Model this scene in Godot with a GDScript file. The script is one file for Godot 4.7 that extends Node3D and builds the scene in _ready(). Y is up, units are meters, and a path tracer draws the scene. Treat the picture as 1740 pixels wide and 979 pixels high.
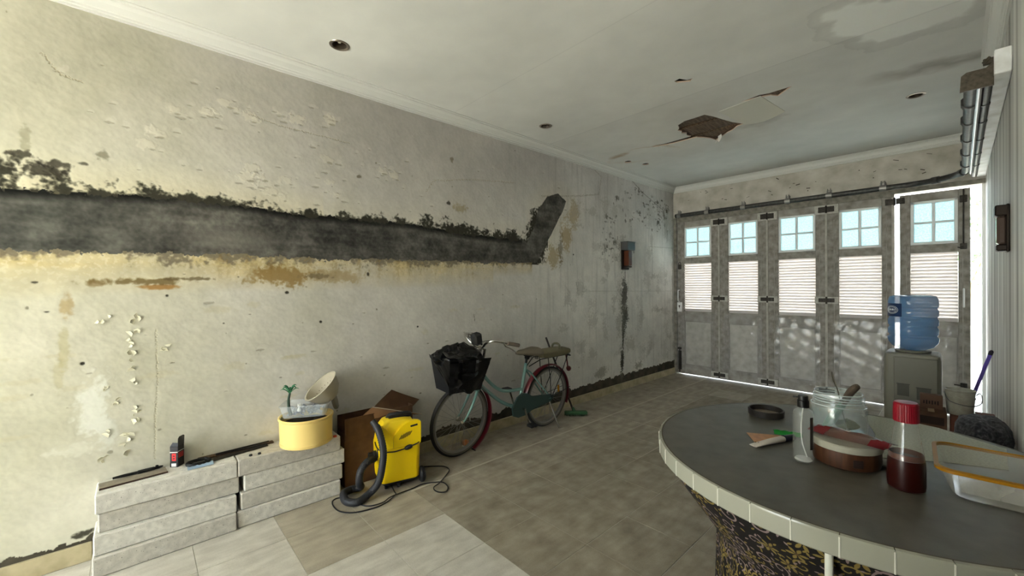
extends Node3D
# A worn garage room: stained left wall, folding louvred doors, round tiled table, bicycle, yellow cleaner.

const WALL_X := -3.11      # left wall face
const RIGHT_X := 0.19      # right wall face
const DOOR_Z := -6.43      # room side of the door leaves
const FRONT_Z := -6.40     # room side of the wall above the doors
const CEIL := 2.98

# ---------------------------------------------------------------- mesh building
class Soup:
	var v := PackedVector3Array()      # three corners per triangle, counter-clockwise seen from outside
	var uv := PackedVector2Array()
	var has_uv := false

	func tri(a: Vector3, b: Vector3, c: Vector3) -> void:
		v.push_back(a); v.push_back(b); v.push_back(c)

	func quad(a: Vector3, b: Vector3, c: Vector3, d: Vector3) -> void:
		tri(a, b, c); tri(a, c, d)

	func fix(from: int) -> void:       # turn a closed shape inside out if it has a negative volume
		var s := 0.0
		var o := v[from] if from < v.size() else Vector3.ZERO
		for i in range(from, v.size(), 3):
			s += (v[i] - o).dot((v[i + 1] - o).cross(v[i + 2] - o))
		if s < 0.0:
			for i in range(from, v.size(), 3):
				var t := v[i + 1]
				v[i + 1] = v[i + 2]
				v[i + 2] = t

	func place(from: int, xf: Transform3D) -> void:
		for i in range(from, v.size()):
			v[i] = xf * v[i]

	func box(at: Vector3, size: Vector3, bevel := 0.0, turn := Basis.IDENTITY) -> void:
		var from := v.size()
		var h := size * 0.5
		var b := minf(bevel, minf(h.x, minf(h.y, h.z)) * 0.9)
		if b <= 0.0:
			var p := []
			for i in 8:
				p.append(Vector3(h.x if i & 1 else -h.x, h.y if i & 2 else -h.y, h.z if i & 4 else -h.z))
			quad(p[0], p[2], p[3], p[1]); quad(p[4], p[5], p[7], p[6])
			quad(p[0], p[4], p[6], p[2]); quad(p[1], p[3], p[7], p[5])
			quad(p[0], p[1], p[5], p[4]); quad(p[2], p[6], p[7], p[3])
		else:
			for ax in 3:
				var a1 := (ax + 1) % 3
				var a2 := (ax + 2) % 3
				for s in [-1.0, 1.0]:
					var q := []
					for k in [[-1, -1], [1, -1], [1, 1], [-1, 1]]:
						var w := Vector3.ZERO
						w[ax] = s * h[ax]; w[a1] = k[0] * (h[a1] - b); w[a2] = k[1] * (h[a2] - b)
						q.append(w)
					if s > 0: quad(q[0], q[1], q[2], q[3])
					else: quad(q[3], q[2], q[1], q[0])
				for s1 in [-1.0, 1.0]:        # the bevels that run along ax
					for s2 in [-1.0, 1.0]:
						var e := []
						for s in [-1.0, 1.0]:
							var w1 := Vector3.ZERO
							w1[ax] = s * (h[ax] - b); w1[a1] = s1 * h[a1]; w1[a2] = s2 * (h[a2] - b)
							var w2 := Vector3.ZERO
							w2[ax] = s * (h[ax] - b); w2[a1] = s1 * (h[a1] - b); w2[a2] = s2 * h[a2]
							e.append(w1); e.append(w2)
						_out(e[0], e[1], e[3], e[2])
			for i in 8:
				var s := Vector3(1 if i & 1 else -1, 1 if i & 2 else -1, 1 if i & 4 else -1)
				var c := [Vector3(h.x, h.y - b, h.z - b) * s, Vector3(h.x - b, h.y, h.z - b) * s, Vector3(h.x - b, h.y - b, h.z) * s]
				if (c[1] - c[0]).cross(c[2] - c[0]).dot(s) > 0: tri(c[0], c[1], c[2])
				else: tri(c[0], c[2], c[1])
		place(from, Transform3D(turn, at))

	func _out(a: Vector3, b: Vector3, c: Vector3, d: Vector3) -> void:   # a quad that faces away from the origin
		if (b - a).cross(c - a).dot(a + b + c + d) > 0: quad(a, b, c, d)
		else: quad(d, c, b, a)

	func loft(rings: Array, cap_a := true, cap_b := true, around := true) -> void:
		var from := v.size()
		var n: int = rings[0].size()
		for i in rings.size() - 1:
			var r: PackedVector3Array = rings[i]
			var s: PackedVector3Array = rings[i + 1]
			for j in (n if around else n - 1):
				var k := (j + 1) % n
				quad(r[j], r[k], s[k], s[j])
		for e in 2:
			if (e == 0 and not cap_a) or (e == 1 and not cap_b): continue
			var r: PackedVector3Array = rings[0] if e == 0 else rings[rings.size() - 1]
			var m := Vector3.ZERO
			for p in r: m += p
			m /= n
			for j in n:
				var k := (j + 1) % n
				if e == 0: tri(m, r[k], r[j])
				else: tri(m, r[j], r[k])
		fix(from)

	func tube(pts: Array, radius, sides := 10, closed := false, caps := true, flat := 1.0) -> void:
		var rings := []
		var n := pts.size()
		var side := Vector3.ZERO
		for i in n:
			var a: Vector3 = pts[(i - 1 + n) % n] if closed else pts[maxi(i - 1, 0)]
			var b: Vector3 = pts[(i + 1) % n] if closed else pts[mini(i + 1, n - 1)]
			var t := (b - a).normalized()
			if i == 0:
				side = t.cross(Vector3.UP if absf(t.y) < 0.9 else Vector3.RIGHT).normalized()
			side = (side - t * side.dot(t)).normalized()
			var up := t.cross(side)
			var r: float = radius[i] if radius is Array else radius
			var ring := PackedVector3Array()
			for k in sides:
				var f := TAU * k / sides
				ring.push_back(pts[i] + (side * cos(f) + up * sin(f) * flat) * r)
			rings.append(ring)
		if closed: rings.append(rings[0])
		loft(rings, caps and not closed, caps and not closed)

	func bar(a: Vector3, b: Vector3, r: float, sides := 8) -> void:
		tube([a, b], r, sides)

	func lathe(profile: Array, segs := 28, at := Vector3.ZERO, turn := Basis.IDENTITY) -> void:   # profile: Vector2(radius, height), first to last
		var from := v.size()
		for i in profile.size() - 1:
			var p: Vector2 = profile[i]
			var q: Vector2 = profile[i + 1]
			for j in segs:
				var f := TAU * j / segs
				var g := TAU * (j + 1) / segs
				var a := Vector3(p.x * cos(f), p.y, p.x * sin(f))
				var b := Vector3(p.x * cos(g), p.y, p.x * sin(g))
				var c := Vector3(q.x * cos(g), q.y, q.x * sin(g))
				var d := Vector3(q.x * cos(f), q.y, q.x * sin(f))
				if p.x > 1e-6: tri(a, d, b) if q.x <= 1e-6 else quad(a, d, c, b)
				elif q.x > 1e-6: tri(a, d, c)
		fix(from)
		place(from, Transform3D(turn, at))

	func prism(poly: PackedVector2Array, depth: float, xf := Transform3D.IDENTITY) -> void:   # outline in xy, extruded along z
		var from := v.size()
		var t := Geometry2D.triangulate_polygon(poly)
		for i in range(0, t.size(), 3):
			var a := poly[t[i]]; var b := poly[t[i + 1]]; var c := poly[t[i + 2]]
			if (b - a).cross(c - a) < 0:
				var s := b; b = c; c = s
			tri(Vector3(a.x, a.y, depth), Vector3(b.x, b.y, depth), Vector3(c.x, c.y, depth))
			tri(Vector3(a.x, a.y, 0), Vector3(c.x, c.y, 0), Vector3(b.x, b.y, 0))
		var ccw := not Geometry2D.is_polygon_clockwise(poly)
		for i in poly.size():
			var a := poly[i]; var b := poly[(i + 1) % poly.size()]
			if not ccw:
				var s := a; a = b; b = s
			quad(Vector3(a.x, a.y, 0), Vector3(b.x, b.y, 0), Vector3(b.x, b.y, depth), Vector3(a.x, a.y, depth))
		fix(from)
		place(from, xf)

	func sheet(nu: int, nv: int, at: Callable, thick := 0.0) -> void:   # a surface p(u, v) with u, v in 0..1, given thickness along its normal
		var g := []
		for j in nv + 1:
			for i in nu + 1:
				g.append(at.call(float(i) / nu, float(j) / nv))
		var w := nu + 1
		var nrm := []
		for j in nv + 1:
			for i in nu + 1:
				var du: Vector3 = g[j * w + mini(i + 1, nu)] - g[j * w + maxi(i - 1, 0)]
				var dv: Vector3 = g[mini(j + 1, nv) * w + i] - g[maxi(j - 1, 0) * w + i]
				nrm.append(du.cross(dv).normalized() * thick)
		var from := v.size()
		for j in nv:
			for i in nu:
				var k := j * w + i
				quad(g[k], g[k + 1], g[k + w + 1], g[k + w])
				if thick > 0.0:
					quad(g[k] - nrm[k], g[k + w] - nrm[k + w], g[k + w + 1] - nrm[k + w + 1], g[k + 1] - nrm[k + 1])
		if thick > 0.0:
			var rim := []
			for i in nu: rim.append([i, i + 1])
			for j in nv: rim.append([j * w + nu, (j + 1) * w + nu])
			for i in nu: rim.append([nv * w + nu - i, nv * w + nu - i - 1])
			for j in nv: rim.append([(nv - j) * w, (nv - j - 1) * w])
			for e in rim:
				quad(g[e[1]], g[e[0]], g[e[0]] - nrm[e[0]], g[e[1]] - nrm[e[1]])
			fix(from)

	func mesh(crease := 38.0) -> ArrayMesh:
		var n := v.size()
		var fn := PackedVector3Array()
		for i in range(0, n, 3):
			fn.push_back((v[i + 1] - v[i]).cross(v[i + 2] - v[i]))
		var at := {}
		for i in n:
			var k := Vector3i((v[i] * 20000.0).round())
			if at.has(k): at[k].push_back(i)
			else: at[k] = PackedInt32Array([i])
		var limit := cos(deg_to_rad(crease))
		var nrm := PackedVector3Array()
		nrm.resize(n)
		var fu := PackedVector3Array()
		for f in fn: fu.push_back(f.normalized())
		for k in at:
			var ids: PackedInt32Array = at[k]
			for i in ids:
				var own := fu[i / 3]
				var s := Vector3.ZERO
				for j in ids:
					if fu[j / 3].dot(own) >= limit: s += fn[j / 3]
				nrm[i] = s.normalized() if s.length_squared() > 1e-24 else Vector3.UP
		var pv := PackedVector3Array(); var pn := PackedVector3Array(); var pu := PackedVector2Array()
		for i in range(0, n, 3):
			for j in [i, i + 2, i + 1]:
				pv.push_back(v[j]); pn.push_back(nrm[j])
				if has_uv: pu.push_back(uv[j])
		var a := []
		a.resize(Mesh.ARRAY_MAX)
		a[Mesh.ARRAY_VERTEX] = pv
		a[Mesh.ARRAY_NORMAL] = pn
		if has_uv: a[Mesh.ARRAY_TEX_UV] = pu
		var m := ArrayMesh.new()
		m.add_surface_from_arrays(Mesh.PRIMITIVE_TRIANGLES, a)
		return m


# ---------------------------------------------------------------- scene tree helpers
var used := {}

func numbered(called: String) -> String:
	used[called] = used.get(called, -1) + 1
	return called if used[called] == 0 else "%s_%03d" % [called, used[called]]

func tag(o: Node3D, label: String, category := "", group := "") -> Node3D:
	if label: o.set_meta("label", label)
	if category: o.set_meta("category", category)
	if group: o.set_meta("group", group)
	return o

func thing(called: String, label: String, category: String, at := Vector3.ZERO, turn := 0.0, group := "") -> Node3D:
	var o := Node3D.new()
	o.name = numbered(called)
	add_child(o)
	o.position = at
	o.rotation.y = turn
	tag(o, label, category, group)
	return o

func put(called: String, shape, m: Material, parent: Node = null, crease := 38.0) -> MeshInstance3D:
	var o := MeshInstance3D.new()
	o.mesh = shape.mesh(crease) if shape is Soup else shape
	o.material_override = m
	if parent == null:
		o.name = numbered(called)
		add_child(o)
	else:
		if not parent.has_meta("names"): parent.set_meta("names", {})
		var d: Dictionary = parent.get_meta("names")
		d[called] = d.get(called, -1) + 1
		o.name = called if d[called] == 0 else "%s_%03d" % [called, d[called]]
		parent.add_child(o, true)
	return o

func copied(o: Node3D, label: String, at: Vector3, turn := 0.0) -> Node3D:
	var base := String(o.name)
	if base.right(4).begins_with("_") and base.right(3).is_valid_int(): base = base.left(base.length() - 4)
	var c := o.duplicate() as Node3D
	c.name = numbered(base)
	add_child(c)
	c.position = at
	c.rotation.y = turn
	c.set_meta("label", label)
	return c

func structure(o: Node3D, label := "", category := "") -> Node3D:
	o.set_meta("kind", "structure")
	return tag(o, label, category)

func frame(called: String) -> Node3D:
	var o := Node3D.new()
	o.name = called
	add_child(o)
	return o

# ---------------------------------------------------------------- textures and materials
var tex := {}
var mats := {}

func noise_bytes(w: int, h: int, freq: float, octaves: int, sd: int, seamless := false, kind := FastNoiseLite.TYPE_SIMPLEX_SMOOTH) -> Image:
	var f := FastNoiseLite.new()
	f.noise_type = kind
	f.seed = sd
	f.frequency = freq
	f.fractal_type = FastNoiseLite.FRACTAL_FBM if octaves > 1 else FastNoiseLite.FRACTAL_NONE
	f.fractal_octaves = octaves
	var im: Image = f.get_seamless_image(w, h) if seamless else f.get_image(w, h)
	im.convert(Image.FORMAT_L8)
	return im

func toned(im: Image, lo: Color, hi: Color, power := 1.0) -> ImageTexture:    # a grey picture to a ramp of two colours
	var d := im.get_data()
	var lut := PackedByteArray()
	for i in 256:
		var c := lo.lerp(hi, pow(i / 255.0, power))
		lut.push_back(int(c.r * 255)); lut.push_back(int(c.g * 255)); lut.push_back(int(c.b * 255))
	var o := PackedByteArray()
	o.resize(d.size() * 3)
	for i in d.size():
		var k := d[i] * 3
		o[i * 3] = lut[k]; o[i * 3 + 1] = lut[k + 1]; o[i * 3 + 2] = lut[k + 2]
	return ImageTexture.create_from_image(Image.create_from_data(im.get_width(), im.get_height(), false, Image.FORMAT_RGB8, o))

func grain(kind: String) -> Texture2D:
	if tex.has(kind): return tex[kind]
	var t: Texture2D
	match kind:
		"fine": t = toned(noise_bytes(256, 256, 0.12, 3, 3, true), Color(0.80, 0.80, 0.80), Color.WHITE)
		"blotch": t = toned(noise_bytes(512, 512, 0.01, 5, 7, true), Color(0.80, 0.79, 0.76), Color.WHITE, 0.8)
		"grime": t = toned(noise_bytes(512, 512, 0.012, 5, 11, true), Color(0.66, 0.65, 0.63), Color.WHITE, 0.7)
		"speck":       # pale with scattered dark pits
			var im := noise_bytes(512, 512, 0.06, 2, 13, true)
			var soft := noise_bytes(512, 512, 0.012, 4, 14, true).get_data()
			var q := im.get_data()
			for i in q.size():
				q[i] = clampi(int(215 + soft[i] * 0.15 - maxf(0.0, 46.0 - q[i]) * 6.0), 60, 255)
			t = toned(Image.create_from_data(512, 512, false, Image.FORMAT_L8, q), Color.BLACK, Color.WHITE)
		"bump": t = ImageTexture.create_from_image(noise_bytes(256, 256, 0.1, 4, 17, true))
		"wood":
			var im := noise_bytes(256, 32, 0.06, 4, 19, true)
			im.resize(256, 256, Image.INTERPOLATE_CUBIC)
			t = toned(im, Color(0.6, 0.55, 0.5), Color.WHITE)
		"fur": t = toned(noise_bytes(256, 256, 0.07, 3, 23, true), Color(0.10, 0.10, 0.11), Color(0.90, 0.88, 0.86), 1.8)
	tex[kind] = t
	return t

func mat(called: String, c: Color, rough := 0.7, o := {}) -> StandardMaterial3D:
	if mats.has(called): return mats[called]
	var m := StandardMaterial3D.new()
	m.resource_name = called
	m.albedo_color = c
	m.roughness = rough
	m.metallic = o.get("metal", 0.0)
	m.metallic_specular = o.get("spec", 0.4)
	if o.has("grain"):
		m.albedo_texture = grain(o.grain)
		m.uv1_triplanar = true
		m.uv1_world_triplanar = o.get("world", false)
		m.uv1_scale = Vector3.ONE * o.get("scale", 2.0)
	if o.has("bump"):
		m.heightmap_enabled = true
		m.heightmap_texture = grain("bump")
		m.heightmap_scale = o.bump
		m.uv1_triplanar = true
		m.uv1_scale = Vector3.ONE * o.get("scale", 2.0)
	if o.has("alpha"):
		m.transparency = BaseMaterial3D.TRANSPARENCY_ALPHA
		m.albedo_color.a = o.alpha
	if o.has("backlight"):
		m.backlight_enabled = true
		m.backlight = o.backlight
	if o.has("coat"):
		m.clearcoat_enabled = true
		m.clearcoat = o.coat
		m.clearcoat_roughness = 0.1
	if o.has("refract"):
		m.transparency = BaseMaterial3D.TRANSPARENCY_ALPHA
		m.refraction_enabled = true
		m.refraction_scale = o.refract
		m.albedo_color.a = o.get("alpha", 0.0)
	if o.has("rim"):
		m.rim_enabled = true
		m.rim = o.rim
	mats[called] = m
	return m


func _ready() -> void:
	# ---- camera
	var cam := Camera3D.new()
	cam.name = "camera"
	cam.position = Vector3(0, 1.43, 0)
	cam.rotation = Vector3(-0.0050839, 0.8289669, -0.0075801)
	cam.fov = 70.27
	cam.near = 0.05
	cam.far = 200.0
	add_child(cam)
	cam.current = true
	# ---- sky: bright overcast
	var sky := ProceduralSkyMaterial.new()
	sky.sky_top_color = Color(0.86, 0.93, 1.0)
	sky.sky_horizon_color = Color(0.97, 1.0, 1.0)
	sky.sky_curve = 0.3
	sky.ground_bottom_color = Color(0.44, 0.44, 0.43)
	sky.ground_horizon_color = Color(0.62, 0.62, 0.61)
	sky.sky_energy_multiplier = 1.0
	var env := Environment.new()
	env.background_mode = Environment.BG_SKY
	env.sky = Sky.new()
	env.sky.sky_material = sky
	env.tonemap_mode = Environment.TONE_MAPPER_LINEAR
	env.tonemap_exposure = 12.0
	env.sdfgi_enabled = true
	env.ssao_enabled = true
	env.ssil_enabled = true
	var we := WorldEnvironment.new()
	we.name = "world_environment"
	we.environment = env
	add_child(we)
	# ---- sun: high behind the camera, on the yard and just inside the opening
	var sun := DirectionalLight3D.new()
	sun.name = "sun"
	sun.light_color = Color(1.0, 0.985, 0.975)
	sun.light_energy = 2.2
	sun.light_angular_distance = 1.0
	sun.shadow_enabled = true
	add_child(sun)
	sun.look_at_from_position(Vector3(1.0, 6.0, 2.9), Vector3.ZERO)
	# ---- structure
	build_left_wall()
	build_shell()
	build_ceiling()
	build_floor()
	build_doors()
	build_track()
	build_outside()
	# ---- objects
	build_objects()


# ---------------------------------------------------------------- the stained left wall
const WZ0 := 0.60          # the painted stretch of the wall runs from here ...
const WZ1 := -6.47         # ... to the corner by the doors

func along(pts: PackedVector2Array, z: float) -> float:    # height of a line (z falling along the points) above z
	if z >= pts[0].x: return pts[0].y
	for i in pts.size() - 1:
		if z >= pts[i + 1].x:
			return lerpf(pts[i].y, pts[i + 1].y, (pts[i].x - z) / maxf(pts[i].x - pts[i + 1].x, 1e-5))
	return pts[pts.size() - 1].y

var strip_top := PackedVector2Array([Vector2(0.61, 1.90), Vector2(0.369, 1.914), Vector2(0.290, 1.923), Vector2(0.073, 1.939), Vector2(-0.177, 1.958), Vector2(-0.467, 1.953), Vector2(-0.809, 1.931), Vector2(-1.217, 1.945), Vector2(-1.713, 1.947), Vector2(-2.328, 1.910), Vector2(-3.112, 1.905), Vector2(-3.2, 1.90)])
var strip_low := PackedVector2Array([Vector2(0.61, 1.624), Vector2(0.372, 1.618), Vector2(0.292, 1.625), Vector2(0.075, 1.633), Vector2(-0.174, 1.632), Vector2(-0.464, 1.645), Vector2(-0.806, 1.637), Vector2(-1.214, 1.645), Vector2(-1.710, 1.649), Vector2(-2.692, 1.667), Vector2(-3.219, 1.678)])
var notch := PackedVector2Array([Vector2(-3.06, 1.88), Vector2(-3.177, 2.053), Vector2(-3.253, 2.272), Vector2(-3.397, 2.428), Vector2(-3.577, 2.487), Vector2(-3.722, 2.419), Vector2(-3.647, 2.273), Vector2(-3.441, 1.984), Vector2(-3.219, 1.678), Vector2(-3.06, 1.678)])

func poly_depth(poly: PackedVector2Array, p: Vector2) -> float:    # distance to an outline, positive inside
	var d := 1e9
	for i in poly.size():
		d = minf(d, p.distance_squared_to(Geometry2D.get_closest_point_to_segment(p, poly[i], poly[(i + 1) % poly.size()])))
	d = sqrt(d)
	return d if Geometry2D.is_point_in_polygon(p, poly) else -d

func build_left_wall() -> void:
	var w := 1792
	var h := 756
	var na := noise_bytes(w, h, 0.0035, 4, 31).get_data()
	var nb := noise_bytes(w, h, 0.022, 4, 32).get_data()
	var nc := noise_bytes(w, h, 0.11, 3, 33).get_data()
	var st := noise_bytes(w, 48, 0.05, 4, 34)
	st.resize(w, h, Image.INTERPOLATE_BILINEAR)
	var ns := st.get_data()
	var hz := noise_bytes(224, h, 0.05, 4, 35)
	hz.resize(w, h, Image.INTERPOLATE_BILINEAR)
	var nh := hz.get_data()
	var px := PackedByteArray(); px.resize(w * h * 3)
	var hp := PackedByteArray(); hp.resize(w * h)
	var dz := (WZ0 - WZ1) / w
	var dy := CEIL / h
	var tops := PackedFloat32Array(); var lows := PackedFloat32Array()
	for c in w:
		var z := WZ0 - (c + 0.5) * dz
		tops.push_back(along(strip_top, z)); lows.push_back(along(strip_low, z))
	var cream := Vector3(205, 202, 180)
	var beige := Vector3(205, 201, 192)
	var grey := Vector3(234, 231, 224)
	for r in h:
		var y := CEIL - (r + 0.5) * dy
		for c in w:
			var i := r * w + c
			var z := WZ0 - (c + 0.5) * dz
			var a := na[i] / 255.0
			var b := nb[i] / 255.0
			var f := nc[i] / 255.0
			var t := clampf((0.5 - z) / 1.6 + (a - 0.5) * 0.8, 0.0, 1.0)
			var col := cream.lerp(beige, t)
			t = clampf((-2.2 - z) / 1.8, 0.0, 1.0)
			col = col.lerp(grey, t)
			col *= 0.87 + 0.12 * a + 0.06 * b + 0.04 * f
			if y > 1.9:        # the upper wall is greyer and darker
				col = col.lerp(col * Vector3(0.90, 0.895, 0.90), clampf((y - 1.9) * 1.4, 0.0, 1.0))
			var s := ns[i] / 255.0
			if s < 0.40 and z < -2.4: col *= 1.0 - (0.40 - s) * 0.22 * clampf((-2.4 - z), 0.0, 1.0)
			var hh := 0.62 + (b - 0.5) * 0.22 + (f - 0.5) * 0.10
			if y > 1.28 and y < 2.65 and z > -4.1:
				var j := (b - 0.5) * 0.085 + (f - 0.5) * 0.05
				var up := y - tops[c]
				var dn := lows[c] - y
				var inside := minf(-up, -dn)
				var over := up
				var under := dn
				if z < -2.98:
					var pd := poly_depth(notch, Vector2(z, y))
					inside = pd if z < -3.06 else maxf(pd, inside)
					if z < -3.06:
						over = -pd if y > 1.66 else 9.0
						under = -pd if y <= 1.72 else 9.0
					j *= 0.3
				var grit := 0.75 + 0.5 * b
				if inside + j * 0.55 > 0.0:
					var k := Vector3(96, 94, 88) * (0.42 + 0.42 * a + 0.34 * (b - 0.5) + 0.28 * f + 0.34 * (nh[i] / 255.0 - 0.5) + 0.26 * (b - 0.5) + 0.12)
					if z > -0.2: k = k.lerp(Vector3(92, 100, 92), 0.45 * a * clampf((z + 0.2) * 2.0, 0.0, 1.0))
					var pale := Vector2((z + 0.42) / 0.33, (y - 1.74) / 0.085).length() + (b - 0.5) * 0.9
					if pale < 1.0: k = k.lerp(Vector3(128, 124, 116), 0.75 * (1.0 - pale))
					var edge := clampf(1.0 - (-up) / 0.05, 0.0, 1.0) if z > -3.0 else 0.0
					k *= 1.0 - 0.75 * edge * clampf(b * 1.8, 0.0, 1.0)
					col = k
					hh = 0.24 + f * 0.16 + b * 0.10
				else:
					if over > -0.08 and over < 0.34:
						over = maxf(over, 0.0)
						# dark mould that climbs in tufts out of the upper edge
						var climb := 0.055 + (0.13 if z > 0.22 else 0.0) * clampf((z - 0.22) * 5.0, 0.0, 1.0) + 0.05 * clampf(1.0 - absf(z + 0.02) / 0.16, 0.0, 1.0) + 0.045 * clampf((-1.3 - z) * 1.5, 0.0, 1.0)
						var m := clampf((0.38 + 0.3 * (1.0 - over / climb) - b * 0.55 - f * 0.34) * 6.0, 0.0, 1.0) if over < climb * 1.6 and (z > -3.06 or z > -3.4 and y < 2.3) else 0.0
						col = col.lerp(Vector3(224, 212, 172), 0.45 * clampf(1.0 - over / 0.22, 0.0, 1.0) * (1.0 if z > -1.0 else 0.4))
						col = col.lerp(Vector3(46, 45, 36), m * 0.92)
						hh -= m * 0.2
					if under > -0.08 and under < 0.36 and z > -3.15:
						under = maxf(under, 0.0)
						var reach := clampf(1.0 - under / (0.24 if z > -2.6 else 0.14), 0.0, 1.0)
						var tan := Vector3(205, 184, 128) if f < 0.6 else Vector3(222, 205, 158)
						col = col.lerp(tan * (0.80 + 0.26 * b), clampf(reach * (0.25 + 1.1 * a + 0.5 * (nh[i] / 255.0 - 0.5)), 0.0, 0.8))
						var m := clampf((0.27 + 0.30 * (1.0 - under / 0.07) - b * 0.60 - f * 0.36 + 0.10 * a) * 6.0, 0.0, 1.0) if under < 0.15 else 0.0
						col = col.lerp(Vector3(108, 100, 86), m * 0.75)
						if z < -0.3 and under < 0.22:
							var n := clampf((f * 0.8 + s * 0.7 - 0.80) * 5.0, 0.0, 1.0)
							col = col.lerp(Vector3(124, 100, 56), n * 0.5 * reach)
						hh -= m * 0.2 + reach * (f - 0.4) * 0.3
			if y < 0.235:      # raw cement band above the skirting where the old skirting was knocked off
				var lip := (0.122 if z > -0.4 else lerpf(0.122, 0.205, clampf((-0.4 - z) / 3.0, 0.0, 1.0)))
				if y < lip + (b - 0.5) * 0.075 + (f - 0.5) * 0.03 - 0.002:
					col = Vector3(84, 79, 68) * (0.7 + 0.5 * b)
					hh = 0.2 + f * 0.2
			px[i * 3] = int(clampf(col.x, 0, 255)); px[i * 3 + 1] = int(clampf(col.y, 0, 255)); px[i * 3 + 2] = int(clampf(col.z, 0, 255))
			hp[i] = int(clampf(hh, 0, 1) * 255)
	# --- single marks: [z, y, half width, half height, colour, strength, raggedness, height change]
	var rust := Vector3(150, 104, 48)
	var soot := Vector3(58, 55, 46)
	var marks := [
		[-0.094, 1.439, 0.11, 0.018, rust, 0.75, 0.5, 0.0], [-0.02, 1.470, 0.22, 0.022, Vector3(110, 92, 56), 0.8, 0.8, 0.0], [-0.26, 1.487, 0.13, 0.013, Vector3(96, 82, 56), 0.7, 0.9, 0.0], [0.16, 1.46, 0.05, 0.02, Vector3(120, 98, 60), 0.6, 0.6, 0.0],
		[-0.74, 1.505, 0.20, 0.075, Vector3(136, 108, 58), 0.75, 1.0, 0.0], [-0.95, 1.51, 0.10, 0.02, Vector3(92, 88, 76), 0.8, 1.0, 0.0], [-1.05, 1.51, 0.3, 0.05, Vector3(150, 126, 82), 0.5, 1.0, 0.0],
		[0.268, 1.344, 0.028, 0.075, Vector3(166, 140, 92), 0.55, 0.9, 0.0], [0.28, 1.14, 0.02, 0.12, Vector3(180, 172, 130), 0.5, 0.9, 0.0], [0.3, 0.98, 0.018, 0.10, Vector3(184, 176, 136), 0.4, 0.9, 0.0],
		[0.214, 1.039, 0.010, 0.010, soot, 1.0, 0.4, -0.4], [-1.760, 1.090, 0.011, 0.010, soot, 1.0, 0.4, -0.4], [-0.976, 1.181, 0.010, 0.010, soot, 1.0, 0.5, -0.4], [-0.760, 1.397, 0.014, 0.011, soot, 1.0, 0.4, -0.4], [0.373, 1.466, 0.012, 0.006, soot, 0.8, 0.6, -0.3],
		[0.335, 1.317, 0.012, 0.005, soot, 0.7, 0.6, -0.2], [-0.13, 1.39, 0.008, 0.008, soot, 0.9, 0.4, -0.3], [-0.40, 1.21, 0.007, 0.007, soot, 0.8, 0.4, -0.3], [-1.33, 1.53, 0.010, 0.016, soot, 0.9, 0.6, -0.3], [-3.85, 1.80, 0.012, 0.012, soot, 0.9, 0.4, -0.3],
		[-2.080, 2.183, 0.028, 0.022, soot, 0.8, 0.9, -0.2], [-2.19, 2.15, 0.09, 0.045, Vector3(150, 132, 92), 0.5, 0.9, 0.0], [-1.265, 2.279, 0.02, 0.016, Vector3(100, 92, 74), 0.7, 0.8, 0.0], [-2.12, 2.58, 0.02, 0.028, Vector3(120, 112, 92), 0.7, 0.8, 0.0],
		[0.17, 0.80, 0.075, 0.19, Vector3(226, 226, 214), 0.9, 0.8, 0.10], [0.13, 0.66, 0.05, 0.10, Vector3(222, 222, 210), 0.8, 0.8, 0.10], [0.25, 0.60, 0.10, 0.04, Vector3(220, 218, 202), 0.7, 0.9, 0.08],
		[-4.95, 1.28, 0.085, 0.24, Vector3(80, 80, 75), 1.0, 0.9, -0.35], [-4.96, 1.00, 0.085, 0.19, Vector3(76, 76, 70), 1.0, 1.0, -0.35], [-4.91, 0.72, 0.030, 0.30, Vector3(74, 72, 64), 0.95, 0.9, -0.3], [-4.89, 0.40, 0.045, 0.18, Vector3(66, 64, 56), 0.95, 1.0, -0.3], [-4.97, 1.57, 0.008, 0.10, soot, 0.9, 0.6, -0.2], [-4.87, 0.20, 0.05, 0.10, Vector3(110, 106, 94), 0.8, 1.0, -0.2],
		[-4.9, 1.1, 0.14, 0.5, Vector3(160, 156, 142), 0.35, 1.2, 0.0], [-3.86, 2.28, 0.10, 0.20, Vector3(178, 158, 116), 0.6, 0.8, 0.0], [-3.72, 2.02, 0.11, 0.20, Vector3(172, 150, 106), 0.65, 0.8, 0.0], [-3.50, 1.76, 0.13, 0.14, Vector3(164, 144, 100), 0.6, 0.9, 0.0], [-3.62, 1.86, 0.05, 0.16, Vector3(120, 110, 88), 0.5, 1.1, 0.0],
		[-6.38, 1.5, 0.05, 1.5, Vector3(150, 148, 138), 0.4, 0.8, 0.0], [-0.79, 0.95, 0.10, 0.014, Vector3(190, 182, 150), 0.5, 0.7, 0.0], [0.40, 2.16, 0.02, 0.10, Vector3(150, 146, 122), 0.6, 1.0, 0.0], [0.13, 2.15, 0.025, 0.03, Vector3(110, 106, 86), 0.6, 1.0, 0.0],
		[0.30, 2.07, 0.05, 0.022, soot, 0.8, 1.1, -0.2], [0.42, 2.10, 0.06, 0.022, soot, 0.8, 1.2, -0.2], [0.36, 2.03, 0.09, 0.03, soot, 0.85, 1.2, -0.2], [0.20, 2.09, 0.02, 0.012, soot, 0.7, 1.0, -0.1],
		[0.21, 0.145, 0.045, 0.016, soot, 0.9, 1.0, -0.2], [-5.3, 0.28, 0.12, 0.06, Vector3(140, 134, 118), 0.6, 1.1, -0.1], [-4.4, 0.30, 0.14, 0.07, Vector3(140, 134, 118), 0.55, 1.1, -0.1],
	]
	var rng := RandomNumberGenerator.new()
	rng.seed = 5
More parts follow.
